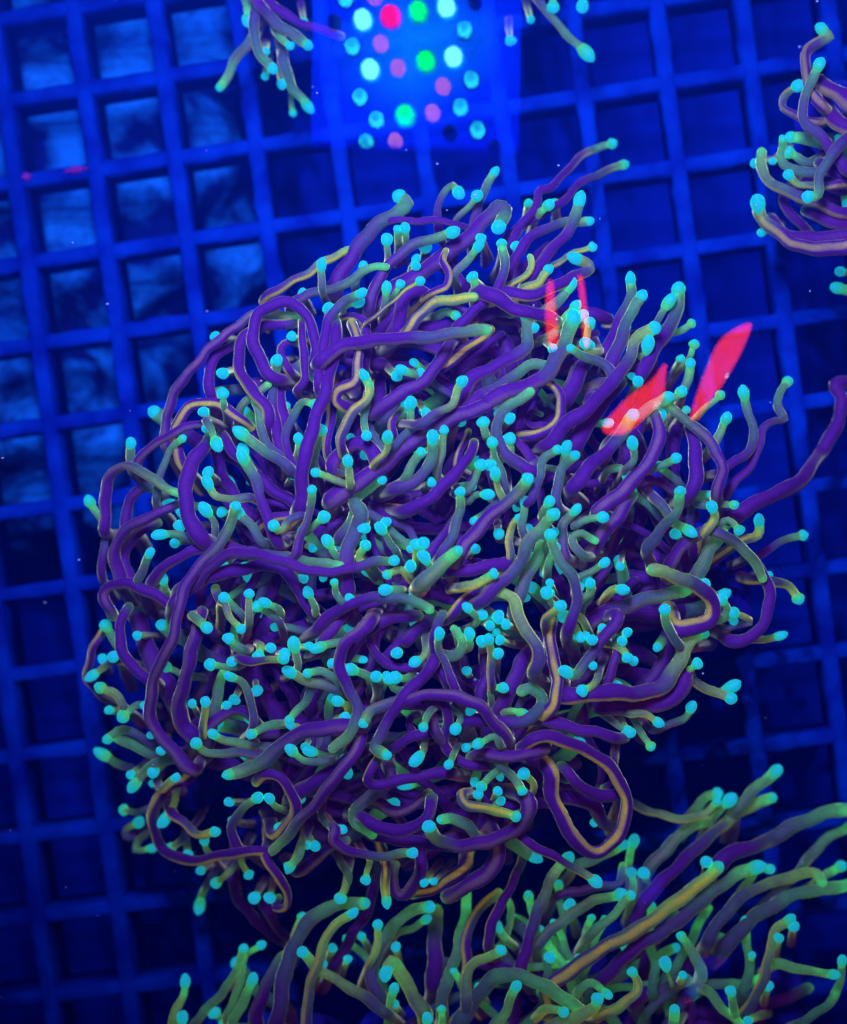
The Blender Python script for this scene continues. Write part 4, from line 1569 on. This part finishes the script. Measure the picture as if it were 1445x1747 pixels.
M_GLINT = [clear_sheet('glint_face', 2.2), clear_sheet('glint_back', 0)]
def facet(poly, z, target, bulge, label, mats=M_GLINT):  # added clear sheet, cut to the glint's outline and tilted at its lamp
    pts = np.array(poly, float)
    c2 = pts.mean(0)
    c = Vector(at(c2[0], c2[1], z))
    n = ((Vector(CAM) - c).normalized() + (Vector(target) - c).normalized()).normalized()
    def hit(x, y):
        d = Vector(ray(x, y))
        o = Vector(CAM)
        k = (c - o).dot(n) / d.dot(n)
        return o + d * k - c
    # smooth closed outline
    Q = np.vstack([pts[-1:], pts, pts[:2]])
    out = []
    for i in range(1, len(Q) - 2):
        for t in np.linspace(0, 1, 6, endpoint=False):
            p0, p1, p2, p3 = Q[i - 1], Q[i], Q[i + 1], Q[i + 2]
            out.append(0.5 * (2 * p1 + (p2 - p0) * t + (2 * p0 - 5 * p1 + 4 * p2 - p3) * t * t + (3 * p1 - p0 - 3 * p2 + p3) * t ** 3))
    out = np.array(out)
    nr = 8
    bm = bmesh.new()
    size = max(hit(*p).length for p in out)
    cv = bm.verts.new((0, 0, 0)); cb = bm.verts.new(-n * 0.0005)
    T, B = [], []
    for k in range(1, nr + 1):
        f = k / nr
        rowt, rowb = [], []
        for p in out:
            q = hit(*(c2 + (p - c2) * f))
            dz = -bulge * (q.length / size) ** 2
            rowt.append(bm.verts.new(q + n * dz)); rowb.append(bm.verts.new(q + n * (dz - 0.0005 * (1 - 0.8 * f))))
        T.append(rowt); B.append(rowb)
    m_ = len(out)
    for rows, mi, ctr in ((T, 0, cv), (B, 1, cb)):
        for i in range(m_):
            fs = [bm.faces.new((ctr, rows[0][i], rows[0][(i + 1) % m_]))]
            for k in range(nr - 1):
                fs.append(bm.faces.new((rows[k][i], rows[k + 1][i], rows[k + 1][(i + 1) % m_], rows[k][(i + 1) % m_])))
            for f in fs:
                f.material_index = mi
    for i in range(m_):
        f = bm.faces.new((T[-1][i], B[-1][i], B[-1][(i + 1) % m_], T[-1][(i + 1) % m_])); f.material_index = 1
    bmesh.ops.recalc_face_normals(bm, faces=bm.faces)
    me = from_bm('glint_facet', bm, True)
    for q in mats:
        me.materials.append(q)
    o = obj('glint_facet', me, None, None, c)
    tag(o, label, 'water ripple', 'added sheets mirroring the lamps')
facet([(1018, 738), (1060, 748), (1105, 712), (1133, 685), (1140, 640), (1140, 612), (1112, 645), (1065, 680)], 0.085, RED, 0.00002,
       'red glint with pointed corners on an added mirror ripple over the coral')
facet([(1172, 726), (1180, 690), (1200, 635), (1226, 578), (1255, 553), (1290, 540), (1277, 580), (1250, 632), (1215, 685), (1185, 722)], 0.085, RED, 0.00012,
       'long red glint with a white spot on an added mirror ripple over the grid')
facet([(930, 560), (930, 510), (934, 474), (944, 474), (948, 520), (954, 570), (950, 600), (938, 600)], 0.085, RED, 0.00010,
       'wider of two narrow upright red glints above the coral')
facet([(985, 466), (993, 464), (999, 500), (1004, 550), (1006, 596), (998, 598), (992, 550), (988, 505)], 0.085, RED, 0.00010,
       'thinner of two narrow upright red glints above the coral')

M_FAINT = [clear_sheet('faint_glint_face', 1.26), M_GLINT[1]]
facet([(1022, 1500), (1050, 1478), (1090, 1470), (1128, 1490), (1140, 1530), (1110, 1545), (1070, 1520), (1040, 1520)], 0.075, mirrored(720, -400), 0.00002,
       'faint rounded blue glint on an added mirror ripple over the greener coral', M_FAINT)
facet([(1160, 1700), (1188, 1640), (1200, 1618), (1250, 1632), (1225, 1655), (1200, 1680), (1180, 1720)], 0.075, mirrored(720, -400), 0.00002,
       'faint three cornered blue glint over the swept green tentacles', M_FAINT)

# ------------------------------------------------------------------ drifting specks in the water
def specks():
    rs = np.random.default_rng(3)
    bm = bmesh.new()
    for k in range(70):
        p = at(rs.uniform(0, PW), rs.uniform(0, PH), rs.uniform(0.005, 0.07))
        r = rs.uniform(0.00006, 0.00018)
        bmesh.ops.create_icosphere(bm, subdivisions=1, radius=r, matrix=Matrix.Translation(Vector(p)) @ Matrix.Diagonal((rs.uniform(0.6, 1.8), 1, 1, 1)))
    mt = mottled('speck', (0.5, 0.6, 0.7), (0.8, 0.85, 0.9), 300.0)
    o = obj('drifting_specks', from_bm('drifting_specks', bm), mt)
    o['kind'] = 'stuff'
    o['label'] = 'tiny pale specks drifting in the water'
    o['category'] = 'specks'
specks()

# ------------------------------------------------------------------ blue water veil round the whole scene
def water_veil():
    mt, nt, out = newmat('water_veil')
    pv = N(nt, 'ShaderNodeVolumePrincipled')
    pv.inputs['Color'].default_value = (0.01, 0.13, 1.0, 1)
    pv.inputs['Density'].default_value = HAZE
    pv.inputs['Anisotropy'].default_value = 0.0
    nt.links.new(pv.outputs[0], out.inputs['Volume'])
    bm = bmesh.new()
    bmesh.ops.create_cube(bm, size=1.0)
    o = obj('haze', from_bm('haze', bm), mt, None, (0.06, -0.08, 0.17))
    o.scale = (1.4, 1.4, 0.56)
    o['kind'] = 'stuff'
    o['label'] = 'faint blue haze of the tank water'
water_veil()
